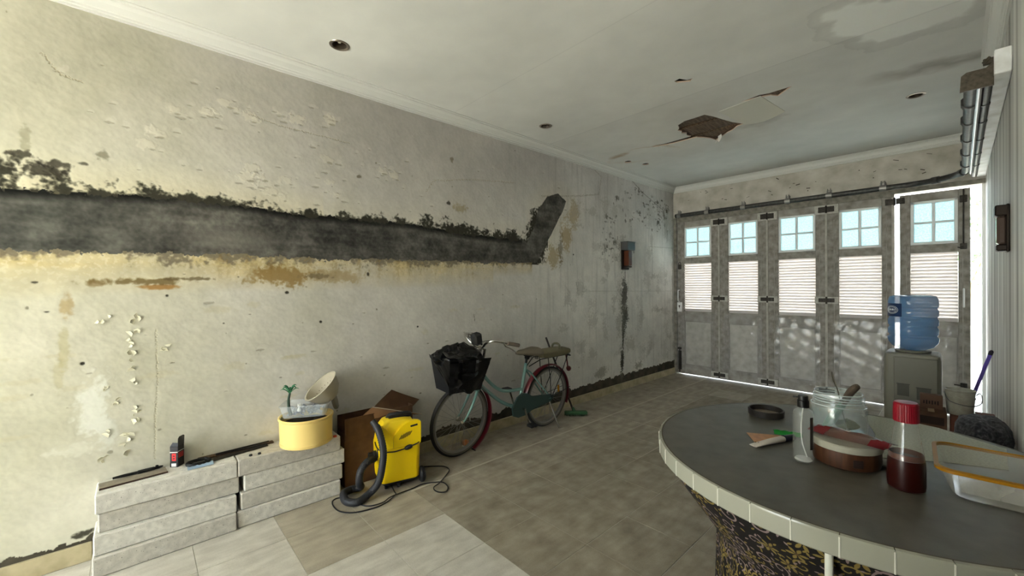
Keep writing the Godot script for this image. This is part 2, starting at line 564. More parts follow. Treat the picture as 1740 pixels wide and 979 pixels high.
	# mould strokes near the far upper corner, pin holes and scuffs
	for k in 170:
		var q := rng.randf()
		var z := lerpf(-4.45, -6.25, sqrt(rng.randf()))
		var y := rng.randf_range(2.30, 2.82) - maxf(0.0, (-5.3 - z)) * 0.12
		if q < 0.24:
			z = rng.randf_range(-4.44, -4.85); y = rng.randf_range(1.72, 2.35)
		marks.append([z, y, rng.randf_range(0.008, 0.040), rng.randf_range(0.005, 0.030), Vector3(84, 80, 70), rng.randf_range(0.2, 0.65), 1.5, -0.15])
	for k in 70:
		marks.append([rng.randf_range(0.5, -6.2), rng.randf_range(0.3, 2.85), rng.randf_range(0.004, 0.012), rng.randf_range(0.003, 0.009), Vector3(108, 102, 84), rng.randf_range(0.4, 0.8), 0.8, -0.2])
	for k in 26:
		marks.append([rng.randf_range(0.5, -3.0), rng.randf_range(0.45, 1.35), rng.randf_range(0.03, 0.12), rng.randf_range(0.008, 0.03), Vector3(196, 188, 156), 0.35, 1.0, 0.0])
	var bubbles := [Vector2(-0.566, 2.215), Vector2(-0.616, 2.166), Vector2(-0.533, 2.151), Vector2(-0.774, 2.165), Vector2(-0.673, 2.077), Vector2(-0.737, 2.047), Vector2(-1.028, 2.366), Vector2(-1.047, 2.198), Vector2(-1.088, 2.118), Vector2(-1.456, 2.360), Vector2(-1.557, 2.330), Vector2(-0.089, 2.326), Vector2(-0.168, 2.484), Vector2(-0.322, 2.510), Vector2(-0.427, 2.595), Vector2(-0.553, 2.537), Vector2(-0.050, 2.250), Vector2(-0.834, 2.593), Vector2(-1.051, 2.651)]
	for k in 150:      # torn paint: a pale edge with a dark rim below it
		var near: Vector2 = bubbles[rng.randi() % bubbles.size()]
		var z := near.x + rng.randfn(0, 0.10)
		var y := near.y + rng.randfn(0, 0.05)
		if k % 3 == 0:
			z = rng.randf_range(0.5, -4.0); y = rng.randf_range(0.4, 2.75)
			if y > 1.4 and y < 2.02: y += 0.6
		var l := rng.randf_range(0.008, 0.035)
		marks.append([z, y, l, l * rng.randf_range(0.3, 1.6), Vector3(220, 217, 204), 0.28, 1.4, 0.22])
		marks.append([z + l * 0.3, y - l * 0.6, l * 0.8, l * 0.22, Vector3(134, 128, 112), 0.5, 1.2, -0.25])
	for k in 60:       # grey smudges on the far stretch
		marks.append([rng.randf_range(-3.6, -6.3), rng.randf_range(0.3, 2.6), rng.randf_range(0.04, 0.16), rng.randf_range(0.02, 0.16), Vector3(178, 174, 164), rng.randf_range(0.2, 0.5), 1.3, 0.0])
	# blisters and flakes of the paint
	var flakes := [Vector2(-0.005, 1.267), Vector2(0.013, 1.196), Vector2(0.028, 1.155), Vector2(0.019, 1.098), Vector2(0.024, 1.007), Vector2(0.016, 0.907), Vector2(0.017, 0.743), Vector2(0.049, 0.619), Vector2(0.057, 0.556), Vector2(0.128, 0.910), Vector2(0.083, 0.805), Vector2(0.130, 0.640), Vector2(0.140, 0.516), Vector2(0.147, 1.270), Vector2(-0.129, 1.089), Vector2(0.02, 0.70), Vector2(0.03, 0.66)]
	for p in bubbles:
		marks.append([p.x, p.y, 0.05, 0.035, Vector3(214, 208, 190), 0.5, 1.2, 0.28])
		marks.append([p.x - 0.02, p.y - 0.025, 0.02, 0.008, Vector3(132, 126, 106), 0.5, 1.0, -0.25])
	for k in marks:
		var c0 := maxi(0, int((WZ0 - k[0] - k[2] * 1.7) / dz)); var c1 := mini(w - 1, int((WZ0 - k[0] + k[2] * 1.7) / dz))
		var r0 := maxi(0, int((CEIL - k[1] - k[3] * 1.7) / dy)); var r1 := mini(h - 1, int((CEIL - k[1] + k[3] * 1.7) / dy))
		for r in range(r0, r1 + 1):
			for c in range(c0, c1 + 1):
				var i := r * w + c
				var d: float = Vector2((WZ0 - (c + 0.5) * dz - k[0]) / k[2], (CEIL - (r + 0.5) * dy - k[1]) / k[3]).length() + ((nb[i] + nc[i]) / 255.0 - 1.0) * k[6]
				if d < 1.0:
					var q: float = clampf((1.0 - d) * 2.2, 0.0, 1.0) * k[5]
					for e in 3: px[i * 3 + e] = int(lerpf(px[i * 3 + e], k[4][e], q))
					hp[i] = int(clampf(hp[i] + k[7] * q * 255.0, 0, 255))
	# --- lines: cracks, scratches, the ghost of a shelf
	var lines := [
		[[Vector2(-0.079, 1.196), Vector2(-0.084, 0.891), Vector2(-0.072, 0.7), Vector2(-0.069, 0.454)], 0.006, Vector3(188, 180, 150), 0.5],
		[[Vector2(-5.101, 2.925), Vector2(-5.497, 2.761), Vector2(-5.753, 2.683), Vector2(-6.1, 2.58)], 0.010, Vector3(74, 70, 62), 0.85],
		[[Vector2(-3.3, 2.42), Vector2(-3.977, 2.518), Vector2(-4.376, 2.597), Vector2(-4.429, 2.832), Vector2(-4.28, 2.89)], 0.014, Vector3(128, 118, 98), 0.65],
		[[Vector2(-1.857, 2.25), Vector2(-1.93, 2.36), Vector2(-2.333, 2.44), Vector2(-2.9, 2.5)], 0.014, Vector3(158, 144, 112), 0.5],
		[[Vector2(0.34, 2.62), Vector2(0.28, 2.53), Vector2(0.2, 2.52)], 0.008, Vector3(150, 142, 116), 0.6],
		[[Vector2(-0.55, 2.56), Vector2(-0.72, 2.53), Vector2(-1.2, 2.52)], 0.007, Vector3(160, 152, 128), 0.5],
		[[Vector2(-3.9, 1.47), Vector2(-3.93, 1.36)], 0.007, Vector3(110, 104, 88), 0.7], [[Vector2(-2.36, 1.16), Vector2(-2.37, 1.1)], 0.008, Vector3(90, 84, 70), 0.8],
		[[Vector2(-4.0, 1.36), Vector2(-6.3, 1.33)], 0.006, Vector3(160, 156, 142), 0.4], [[Vector2(-5.6, 2.0), Vector2(-6.4, 2.02)], 0.008, Vector3(140, 134, 120), 0.5],
		[[Vector2(-5.72, 1.85), Vector2(-5.73, 0.3)], 0.012, Vector3(168, 160, 150), 0.4], [[Vector2(-4.15, 1.5), Vector2(-4.16, 0.5)], 0.02, Vector3(182, 178, 166), 0.35],
	]
	for l in lines:
		for s in l[0].size() - 1:
			var p: Vector2 = l[0][s]
			var q: Vector2 = l[0][s + 1]
			var n: int = int(p.distance_to(q) / 0.002)
			for t in n:
				var e: Vector2 = p.lerp(q, float(t) / n) + Vector2(rng.randf_range(-1, 1), rng.randf_range(-1, 1)) * l[1] * 0.6
				var c := int((WZ0 - e.x) / dz); var r := int((CEIL - e.y) / dy)
				if c < 0 or r < 0 or c >= w or r >= h or rng.randf() < 0.2: continue
				var i := r * w + c
				for k in 3: px[i * 3 + k] = int(lerpf(px[i * 3 + k], l[2][k], l[3]))
				hp[i] = maxi(0, hp[i] - int(70 * l[3]))
	var m := mat("stained plaster", Color.WHITE, 0.86, {"spec": 0.25})
	m.albedo_texture = ImageTexture.create_from_image(Image.create_from_data(w, h, false, Image.FORMAT_RGB8, px))
	m.texture_repeat = false
	m.heightmap_enabled = true
	m.heightmap_texture = ImageTexture.create_from_image(Image.create_from_data(w, h, false, Image.FORMAT_L8, hp))
	m.heightmap_scale = 0.9
	# --- the relief itself: a fine grid that steps back at the bare cement
	var nu := 470
	var nv := 198
	var pos := PackedVector3Array(); var uvs := PackedVector2Array()
	for j in nv + 1:
		for i in nu + 1:
			var u := float(i) / nu
			var t := float(j) / nv
			var k := mini(h - 1, int(t * h)) * w + mini(w - 1, int(u * w))
			pos.push_back(Vector3(WALL_X + (hp[k] / 255.0 - 0.62) * 0.004, CEIL * (1.0 - t), lerpf(WZ0, WZ1, u)))
			uvs.push_back(Vector2(u, t))
	var nrm := PackedVector3Array()
	for j in nv + 1:
		for i in nu + 1:
			var a := pos[j * (nu + 1) + mini(i + 1, nu)] - pos[j * (nu + 1) + maxi(i - 1, 0)]
			var b := pos[mini(j + 1, nv) * (nu + 1) + i] - pos[maxi(j - 1, 0) * (nu + 1) + i]
			var n := a.cross(b).normalized()
			nrm.push_back(n if n.x > 0 else -n)
	var sets := [PackedInt32Array(), PackedInt32Array(), PackedInt32Array()]
	for j in nv:
		for i in nu:
			var z := lerpf(WZ0, WZ1, (i + 0.5) / nu)
			var y := CEIL * (1.0 - (j + 0.5) / nv)
			var which := 0
			if y > 1.55 and y < 2.55 and z > -3.75:
				var inside := minf(along(strip_top, z) - y, y - along(strip_low, z)) if z > -3.06 else -1.0
				if z < -2.98: inside = maxf(inside, poly_depth(notch, Vector2(z, y)))
				if inside > 0.0: which = 1
			if absf(z + 4.95) < 0.06 and y > 0.85 and y < 1.5: which = 2
			var k := j * (nu + 1) + i
			for q in [k, k + 1, k + nu + 2, k, k + nu + 2, k + nu + 1]: sets[which].push_back(q)
	var wall: MeshInstance3D
	for s in 3:
		var arr := []
		arr.resize(Mesh.ARRAY_MAX)
		arr[Mesh.ARRAY_VERTEX] = pos; arr[Mesh.ARRAY_NORMAL] = nrm; arr[Mesh.ARRAY_TEX_UV] = uvs
		var idx: PackedInt32Array = sets[s]
		# clockwise seen from the room (+x)
		var e0 := pos[idx[1]] - pos[idx[0]]; var e1 := pos[idx[2]] - pos[idx[0]]
		if e0.cross(e1).x > 0:
			for t in range(0, idx.size(), 3):
				var q := idx[t + 1]; idx[t + 1] = idx[t + 2]; idx[t + 2] = q
		arr[Mesh.ARRAY_INDEX] = idx
		var am := ArrayMesh.new()
		am.add_surface_from_arrays(Mesh.PRIMITIVE_TRIANGLES, arr)
		if s == 0:
			wall = put("wall_left", am, m)
			structure(wall, "stained cream plaster wall with a long dark cement patch and peeling paint")
		elif s == 1:
			tag(put("cement_patch", am, m, wall), "dark grey strip of bare cement with mouldy edges")
		else:
			tag(put("cement_channel", am, m, wall), "grey filled cable channel below the wall lamp")
	# masonry behind the plaster, closing the room on this side
	var back := Soup.new()
	back.box(Vector3(WALL_X - 0.10, 1.5, -2.95), Vector3(0.18, 3.3, 7.6))
	back.box(Vector3(WALL_X - 0.06, 1.5, 2.28), Vector3(0.12, 3.3, 3.36))
	put("masonry", back, mat("cream plaster", Color8(208, 205, 194), 0.85), wall)
	# curled paint chips standing off the wall
	var chips := Soup.new()
	for p in flakes:
		for q in 3:
			var at: Vector2 = p + Vector2(rng.randfn(0, 0.012), rng.randfn(0, 0.016))
			var sz := rng.randf_range(0.010, 0.026)
			var ang := rng.randf() * TAU
			var lift := rng.randf_range(0.5, 1.1)
			var ax := Vector3(0, sin(ang), cos(ang))
			var ay := Vector3(0, cos(ang), -sin(ang))
			chips.sheet(2, 3, func(u, t): return Vector3(WALL_X + 0.001, at.y, at.x) + ax * (u - 0.5) * sz * (1.6 - t) + ay * sin(t * lift) * sz + Vector3(1, 0, 0) * (1.0 - cos(t * lift)) * sz * 1.2, 0.0008)
	var ch := put("paint_flakes", chips, mat("loose paint", Color8(222, 218, 194), 0.8), wall)
	ch.set_meta("kind", "stuff")


# ---------------------------------------------------------------- the rest of the room
func wall_box(called: String, a: Vector3, b: Vector3, m: Material, label := "", parent: Node = null) -> MeshInstance3D:
	var s := Soup.new()
	s.box((a + b) * 0.5, (b - a).abs())
	var o := put(called, s, m, parent)
	return structure(o, label) if parent == null else o

func cornice(from: Vector3, to: Vector3, out: Vector3, label: String) -> void:   # a moulded strip in the angle of wall and ceiling
	var prof := [Vector2(0, -0.085), Vector2(0.012, -0.085), Vector2(0.012, -0.073), Vector2(0.020, -0.070), Vector2(0.022, -0.060), Vector2(0.030, -0.056), Vector2(0.045, -0.030), Vector2(0.060, -0.018), Vector2(0.066, -0.016), Vector2(0.068, -0.008), Vector2(0.084, -0.006), Vector2(0.084, 0.0), Vector2(0, 0.0)]
	var rings := []
	for e in [from, to]:
		var r := PackedVector3Array()
		for p in prof: r.push_back(e + out * p.x + Vector3(0, p.y, 0))
		rings.append(r)
	var s := Soup.new()
	s.loft(rings)
	structure(put("trim", s, mat("cornice plaster", Color8(212, 212, 205), 0.7), null, 20.0), label)

func build_shell() -> void:
	used["trim"] = 0
	used["baseboard_left"] = -1
	var old := mat("old grey plaster", Color8(204, 199, 188), 0.85, {"grain": "blotch", "scale": 0.7, "world": true, "bump": 0.25})
	var pale := mat("cream plaster", Color8(210, 209, 204), 0.85)
	# wall with the doors: lintel above, a pier at the right
	var lint := wall_box("wall_front", Vector3(WALL_X, 2.50, FRONT_Z), Vector3(RIGHT_X + 0.15, CEIL + 0.1, FRONT_Z - 0.18), old, "grey dirty plaster lintel above the folding doors")
	var marks := Soup.new()
	var rng := RandomNumberGenerator.new()
	rng.seed = 9
	for k in 26:
		var x := rng.randf_range(-2.9, 0.05)
		var y := rng.randf_range(2.62, 2.86)
		var a := rng.randf_range(-0.7, 0.4)
		marks.box(Vector3(x, y, FRONT_Z), Vector3(rng.randf_range(0.01, 0.05), rng.randf_range(0.004, 0.012), 0.002), 0.0, Basis(Vector3.BACK, a))
	var chips := put("chipped_marks", marks, mat("chip shadow", Color8(84, 78, 68), 0.9), lint)
	chips.set_meta("kind", "stuff")
	# right wall, streaked by water
	var w := 512
	var st := noise_bytes(w, 10, 0.022, 5, 51, true)
	st.resize(w, 256, Image.INTERPOLATE_CUBIC)
	var sm := mat("water streaked plaster", Color.WHITE, 0.6, {"spec": 0.4})
	sm.albedo_texture = toned(st, Color8(110, 108, 100), Color8(236, 236, 230), 0.6)
	sm.uv1_triplanar = true
	sm.uv1_scale = Vector3(0.36, 0.35, 0.36)
	sm.heightmap_enabled = true
	sm.heightmap_texture = ImageTexture.create_from_image(st)
	sm.heightmap_scale = 0.12
	var ws := Soup.new()      # the low part stops short of the table
	ws.box(Vector3(RIGHT_X + 0.075, 0.375, -4.72), Vector3(0.15, 0.75, 3.76))
	ws.box(Vector3(RIGHT_X + 0.075, (CEIL + 0.85) * 0.5, -4.58), Vector3(0.15, CEIL - 0.65, 4.04))
	structure(put("wall_right", ws, sm), "narrow grey wall with vertical water streaks beside the open door gap")
	wall_box("wall_right_return", Vector3(RIGHT_X + 0.15, 0, -3.05), Vector3(2.60, CEIL + 0.1, -3.20), pale, "cream wall that turns off to the right")
	wall_box("wall_right_near", Vector3(2.60, 0, -3.20), Vector3(2.75, CEIL + 0.1, 0.90), pale, "cream wall at the far right of the camera")
	# behind the camera: a wide opening to a bright yard on the left, unseen walls added on the right to block its light
	wall_box("wall_back", Vector3(-0.75, 0, 0.75), Vector3(2.75, CEIL + 0.1, 0.90), pale, "added unseen cream wall behind the camera that keeps the table side in shade")
	wall_box("wall_back_return", Vector3(-0.75, 0, 0.90), Vector3(-0.60, CEIL + 0.1, 3.95), pale, "added unseen cream wall beside the yard opening that blocks its light")
	wall_box("wall_back_head", Vector3(WALL_X - 0.12, 2.75, 3.80), Vector3(-0.60, CEIL + 0.1, 3.95), pale, "lintel over the yard opening")
	# cornice
	cornice(Vector3(WALL_X, CEIL, 3.8), Vector3(WALL_X, CEIL, FRONT_Z), Vector3(1, 0, 0), "long white moulded cornice above the stained left wall")
	cornice(Vector3(WALL_X, CEIL, FRONT_Z), Vector3(RIGHT_X, CEIL, FRONT_Z), Vector3(0, 0, 1), "white cornice above the folding doors")
	cornice(Vector3(RIGHT_X, CEIL, -2.56), Vector3(RIGHT_X, CEIL, FRONT_Z), Vector3(-1, 0, 0), "white cornice above the streaked right wall")
	# skirting on the left wall: cream tiles in a row
	var base := frame("baseboard_left")
	structure(base, "cream tiled skirting along the left wall")
	var tm := mat("skirting tile", Color8(196, 184, 150), 0.5, {"grain": "blotch", "scale": 1.5, "world": true})
	var z := 3.8
	while z > FRONT_Z:
		var l := 0.40
		if z > 0.7: l = z - 0.585
		var s := Soup.new()
		var e := maxf(z - l, FRONT_Z)
		s.box(Vector3(WALL_X + 0.002, 0.047, (z + e) * 0.5), Vector3(0.024, 0.094, z - e - 0.002), 0.002)
		put("tile", s, tm, base)
		z = e
	# dark frame post of the doors in the left corner
	var jm := mat("grimy jamb paint", Color8(150, 146, 134), 0.7, {"grain": "grime", "scale": 2.0, "world": true})
	wall_box("trim", Vector3(WALL_X, 0, FRONT_Z), Vector3(-3.066, 2.50, -6.58), jm, "dirty white door post in the left corner")
	wall_box("trim", Vector3(-3.066, 2.425, -6.425), Vector3(-0.50, 2.50, -6.50), jm, "dirty door head behind the track")
	wall_box("trim", Vector3(-0.50, 2.452, -6.425), Vector3(RIGHT_X, 2.50, -6.50), jm, "dirty door head over the rightmost leaf")
	wall_box("trim", Vector3(RIGHT_X - 0.026, 0, -6.47), Vector3(RIGHT_X, 2.50, -6.60), mat("white jamb", Color8(232, 232, 228), 0.6), "white reveal beside the open gap at the right wall")
	# boxed board on the right wall that carries the folding track
	var bm := mat("boxed board paint", Color8(244, 246, 246), 0.5, {"grain": "blotch", "scale": 1.0})
	var bx := put("trim", _board(), bm)
	structure(bx, "pale boxed board high on the right wall carrying the steel track", "")

func _board() -> Soup:
	var s := Soup.new()
	s.box(Vector3(0.158, 2.583, -4.86), Vector3(0.062, 0.130, 3.08), 0.004)
	return s

# ---------------------------------------------------------------- ceiling with its holes
var lamp_spots := [Vector2(-2.677, -0.971), Vector2(-2.705, -2.937), Vector2(-0.237, -4.759)]
var bare_spots := [Vector2(-2.807, -4.567), Vector2(-2.712, -4.827)]

func circle(at: Vector2, r: float, n := 24) -> PackedVector2Array:
	var p := PackedVector2Array()
	for i in n: p.push_back(at + Vector2.from_angle(TAU * i / n) * r)
	return p

func build_ceiling() -> void:
	# outline with the torn hole, the two slits, the lamp cut-outs
	var rng := RandomNumberGenerator.new()
	rng.seed = 12
	var tear := PackedVector2Array([Vector2(-1.842, -3.894), Vector2(-1.755, -3.842), Vector2(-1.660, -3.842), Vector2(-1.566, -3.835), Vector2(-1.525, -3.95), Vector2(-1.496, -4.073), Vector2(-1.46, -4.21), Vector2(-1.400, -4.340), Vector2(-1.47, -4.36), Vector2(-1.532, -4.428), Vector2(-1.59, -4.46), Vector2(-1.648, -4.515), Vector2(-1.756, -4.600), Vector2(-1.78, -4.50), Vector2(-1.819, -4.422), Vector2(-1.86, -4.36), Vector2(-2.124, -4.352), Vector2(-2.33, -4.30), Vector2(-2.31, -4.275), Vector2(-2.12, -4.29), Vector2(-1.888, -4.285), Vector2(-1.905, -4.22), Vector2(-1.880, -4.17), Vector2(-1.915, -4.12), Vector2(-1.89, -4.08), Vector2(-1.906, -4.02), Vector2(-1.87, -3.98)])
	var sliver := PackedVector2Array([Vector2(-1.244, -3.802), Vector2(-1.104, -3.776), Vector2(-1.036, -3.801), Vector2(-0.881, -3.800), Vector2(-1.004, -3.915), Vector2(-1.040, -3.856), Vector2(-1.118, -3.829)])
	var nick := PackedVector2Array([Vector2(-1.462, -3.036), Vector2(-1.417, -3.022), Vector2(-1.390, -3.088), Vector2(-1.350, -3.094), Vector2(-1.382, -3.124), Vector2(-1.422, -3.098), Vector2(-1.457, -3.068)])
	var holes := [tear, sliver, nick]
	for p in lamp_spots: holes.append(circle(p, 0.044))
	for p in bare_spots: holes.append(circle(p, 0.04, 18))
	# split the slab into cells with one hole each, along z then along x
	var cells := [[Rect2(-3.5, -6.75, 2.62, 0.02), null]]
	cells.clear()
	var x0 := -3.40; var x1 := 2.9; var z0 := -6.75; var z1 := 4.0
	var bands := [[-6.75, -4.88, []], [-4.88, -4.70, [holes[7], holes[5]]], [-4.70, -3.70, [holes[6], tear, sliver]], [-3.70, -3.00, []], [-3.00, -2.88, [holes[4]]], [-2.88, -1.10, []], [-1.10, -0.85, [holes[3]]], [-0.85, 4.0, []]]
	bands[3] = [-3.70, -3.16, []]
	bands.insert(4, [-3.16, -3.00, [nick]])
	var w := 768
	var h := 1536
	var s := Soup.new()
	s.has_uv = true
	var y := CEIL
	var add := func(a: Vector2, b: Vector2, c: Vector2):      # one triangle of the underside, facing down
		var t := [a, b, c]
		if (b - a).cross(c - a) < 0: t = [a, c, b]
		s.tri(Vector3(t[0].x, y, t[0].y), Vector3(t[1].x, y, t[1].y), Vector3(t[2].x, y, t[2].y))
		for q in t: s.uv.push_back(Vector2((q.x - x0) / (x1 - x0), (q.y - z0) / (z1 - z0)))
	for b in bands:
		var list: Array = b[2]
		var xs := [x0]
		for k in list.size() - 1:
			var hi := -1e9; var lo := 1e9
			for p in list[k]: hi = maxf(hi, p.x)
			for p in list[k + 1]: lo = minf(lo, p.x)
			xs.append((hi + lo) * 0.5)
		xs.append(x1)
		for k in xs.size() - 1:
			var outline := PackedVector2Array([Vector2(xs[k], b[0]), Vector2(xs[k + 1], b[0]), Vector2(xs[k + 1], b[1]), Vector2(xs[k], b[1])])
			if list.size():
				var hole: PackedVector2Array = list[k].duplicate()
				if Geometry2D.is_polygon_clockwise(hole) == Geometry2D.is_polygon_clockwise(outline): hole.reverse()
				var best := [1e9, 0, 0]
				for i in outline.size():
					for j in hole.size():
						if outline[i].distance_to(hole[j]) < best[0]: best = [outline[i].distance_to(hole[j]), i, j]
				var joined := PackedVector2Array()
				for i in outline.size():
					joined.push_back(outline[i])
					if i == best[1]:
						for j in hole.size() + 1: joined.push_back(hole[(best[2] + j) % hole.size()])
						joined.push_back(outline[i] + Vector2(1e-5, 0))
				outline = joined
			var t := Geometry2D.triangulate_polygon(outline)
			for i in range(0, t.size(), 3): add.call(outline[t[i]], outline[t[i + 1]], outline[t[i + 2]])
	# paint: dull white with smears, a chalky patch, damp rings
	var na := noise_bytes(w, h, 0.006, 4, 61).get_data()
	var nb := noise_bytes(w, h, 0.03, 4, 62).get_data()
	var px := PackedByteArray(); px.resize(w * h * 3)
	var patch := PackedVector2Array([Vector2(-0.53, -2.92), Vector2(-0.278, -2.98), Vector2(0.069, -3.343), Vector2(0.06, -3.587), Vector2(-0.219, -3.564), Vector2(-0.358, -3.569), Vector2(-0.535, -3.166)])
	for r in h:
		var z := z0 + (z1 - z0) * (r + 0.5) / h
		for c in w:
			var x := x0 + (x1 - x0) * (c + 0.5) / w
			var i := r * w + c
			var a := na[i] / 255.0
			var b := nb[i] / 255.0
			var k := Vector3(228, 228, 221) * (0.90 + 0.08 * a + 0.03 * b)
			if z < -2.0 and x < 0.3:
				var tear_d := Vector2(x + 1.68, (z + 4.15) * 0.75).length() + (b - 0.5) * 0.25
				if tear_d < 0.9: k = k.lerp(Vector3(196, 186, 170), 0.30 * (0.9 - tear_d))
				# damp tide mark left of the tear
				var d1 := absf(Vector2((x + 2.55) / 1.6, z + 4.45).length() - 0.24 - (b - 0.5) * 0.10)
				if d1 < 0.03: k = k.lerp(Vector3(176, 152, 122), 0.6 * (1.0 - d1 / 0.03) * clampf(a * 1.6 - 0.4, 0.0, 1.0))
				var d2 := Vector2((x + 2.75) / 0.16, (z + 4.28) / 0.07).length() + (b - 0.5) * 1.2
				if d2 < 1.0: k = k.lerp(Vector3(150, 118, 86), 0.6 * (1.0 - d2))
				# dark smear to the right
				var d3 := absf(z + 4.25 + (x - 0.0) * 0.22 + (b - 0.5) * 0.12)
				if x > -0.55 and d3 < 0.13: k = k.lerp(Vector3(112, 104, 92), (0.62 - 0.3 * a) * (1.0 - d3 / 0.13) * clampf((x + 0.55) * 3.0, 0, 1))
				var d4 := Vector2((x + 1.30) / 0.24, (z + 4.42) / 0.12).length() + (b - 0.5) * 0.9
				if d4 < 1.0: k = k.lerp(Vector3(150, 146, 134), 0.5 * (1.0 - d4))
				if z > -3.75 and z < -2.8 and x > -0.7:
					var pd := poly_depth(patch, Vector2(x, z)) + (b - 0.5) * 0.10
					if pd > 0.0: k = k.lerp(Vector3(244, 246, 240), clampf(pd * 30.0, 0, 1) * 0.9)
					elif pd > -0.08: k *= 1.0 + pd * 0.6
				if z < -6.0: k = k.lerp(Vector3(150, 144, 132), clampf((-6.0 - z) * 1.6, 0, 1) * b * 0.7)
				# sheet joints
				if absf(z + 3.35) < 0.006 or absf(z + 2.1) < 0.005: k *= 0.955
				if z < -3.35: k *= 0.975
			px[i * 3] = int(clampf(k.x, 0, 255)); px[i * 3 + 1] = int(clampf(k.y, 0, 255)); px[i * 3 + 2] = int(clampf(k.z, 0, 255))
	var m := mat("ceiling paint", Color.WHITE, 0.9, {"spec": 0.2})
	m.albedo_texture = ImageTexture.create_from_image(Image.create_from_data(w, h, false, Image.FORMAT_RGB8, px))
	m.texture_repeat = false
	var ceil := put("ceiling", s, m)
	structure(ceil, "white gypsum ceiling with torn hole and damp stains")
	# thickness of the board round every hole, the void above it and the roof slab
	var edge := Soup.new()
	for hole in holes:
		for i in hole.size():
			var a: Vector2 = hole[i]
			var b: Vector2 = hole[(i + 1) % hole.size()]
			edge.quad(Vector3(a.x, y, a.y), Vector3(b.x, y, b.y), Vector3(b.x, y + 0.010, b.y), Vector3(a.x, y + 0.010, a.y))
	put("board_edge", edge, mat("gypsum core", Color8(196, 172, 150), 0.9), ceil)
	var roof := Soup.new()
	roof.box(Vector3(-0.25, y + 0.35, -1.37), Vector3(6.6, 0.1, 11.0))
	for e in [[Vector3(-3.45, y + 0.15, -1.37), Vector3(0.2, 0.3, 11.0)], [Vector3(2.95, y + 0.15, -1.37), Vector3(0.2, 0.3, 11.0)], [Vector3(-0.25, y + 0.15, -6.8), Vector3(6.6, 0.3, 0.2)], [Vector3(-0.25, y + 0.15, 4.05), Vector3(6.6, 0.3, 0.2)]]:
		roof.box(e[0], e[1])
	put("roof_slab", roof, mat("roof slab", Color8(120, 110, 98), 0.9), ceil)
	var wood := mat("ceiling batten wood", Color8(116, 98, 78), 0.8, {"grain": "wood", "scale": 3.0, "world": true})
	for k in 4:
		var b := Soup.new()
		b.box(Vector3(-1.6 + k * 0.005, y + 0.045, -3.62 - k * 0.29), Vector3(1.9, 0.05, 0.26), 0.003, Basis(Vector3.FORWARD, 0.015 * (k % 2)))
		put("plank", b, wood, ceil)
	# torn paper and a sagging flap at the hole
	var flap := Soup.new()
	flap.sheet(4, 6, func(u, t): return Vector3(-1.700 + u * 0.05 - t * 0.02 + 0.015 * sin(t * 3.0), y - 0.085 * t + 0.02 * sin(u * 3.0) * t, -4.50 + 0.04 * t + 0.045 * u * (1.0 - t * 0.5)), 0.0015)
	tag(put("torn_paper", flap, mat("torn paper", Color8(240, 240, 232), 0.8), ceil), "white torn paper hanging from the hole")
	var sag := Soup.new()
	sag.sheet(10, 8, func(u, t): return Vector3(lerpf(-1.40, -1.05, u) - 0.05 * t, y - 0.003 - 0.028 * sin(u * PI) * (1.0 - t) , lerpf(-4.36, -3.86, t) + 0.06 * u), 0.003)
	put("loose_panel", sag, mat("loose board paint", Color8(206, 204, 190), 0.9), ceil)
	# lamps
	var steel := mat("lamp ring steel", Color8(150, 140, 128), 0.3, {"metal": 0.9})
	var labels := ["round recessed downlight with brassy ring nearest on the ceiling", "second recessed downlight above the dark cement patch", "recessed downlight above the folding doors near the right wall"]
	for k in lamp_spots.size():
		var t := thing("downlight", labels[k], "downlight", Vector3(lamp_spots[k].x, y, lamp_spots[k].y), 0.0, "recessed downlights")
		var ring := Soup.new()
		ring.lathe([Vector2(0.043, 0.006), Vector2(0.043, -0.001), Vector2(0.050, -0.006), Vector2(0.060, -0.004), Vector2(0.062, -0.0005), Vector2(0.052, 0.0)], 36)
		put("ring", ring, steel, t)
		var can := Soup.new()
		can.lathe([Vector2(0.043, -0.001), Vector2(0.040, 0.03), Vector2(0.036, 0.085), Vector2(0.0, 0.086)], 28)
		put("reflector", can, mat("lamp reflector", Color8(110, 100, 88), 0.35, {"metal": 0.8}), t)
		var bulb := Soup.new()
		bulb.lathe([Vector2(0.0, 0.012), Vector2(0.010, 0.016), Vector2(0.013, 0.03), Vector2(0.011, 0.06), Vector2(0.011, 0.085)], 16)
		put("bulb", bulb, mat("dead bulb glass", Color8(214, 210, 198), 0.2), t)
	for k in bare_spots.size():      # open holes whose lamps are gone
		var can := Soup.new()
		can.lathe([Vector2(0.040, 0.011), Vector2(0.039, 0.07), Vector2(0.0, 0.071)], 18, Vector3(bare_spots[k].x, y, bare_spots[k].y))
		put("empty_can", can, mat("dark can", Color8(46, 42, 38), 0.8), ceil)

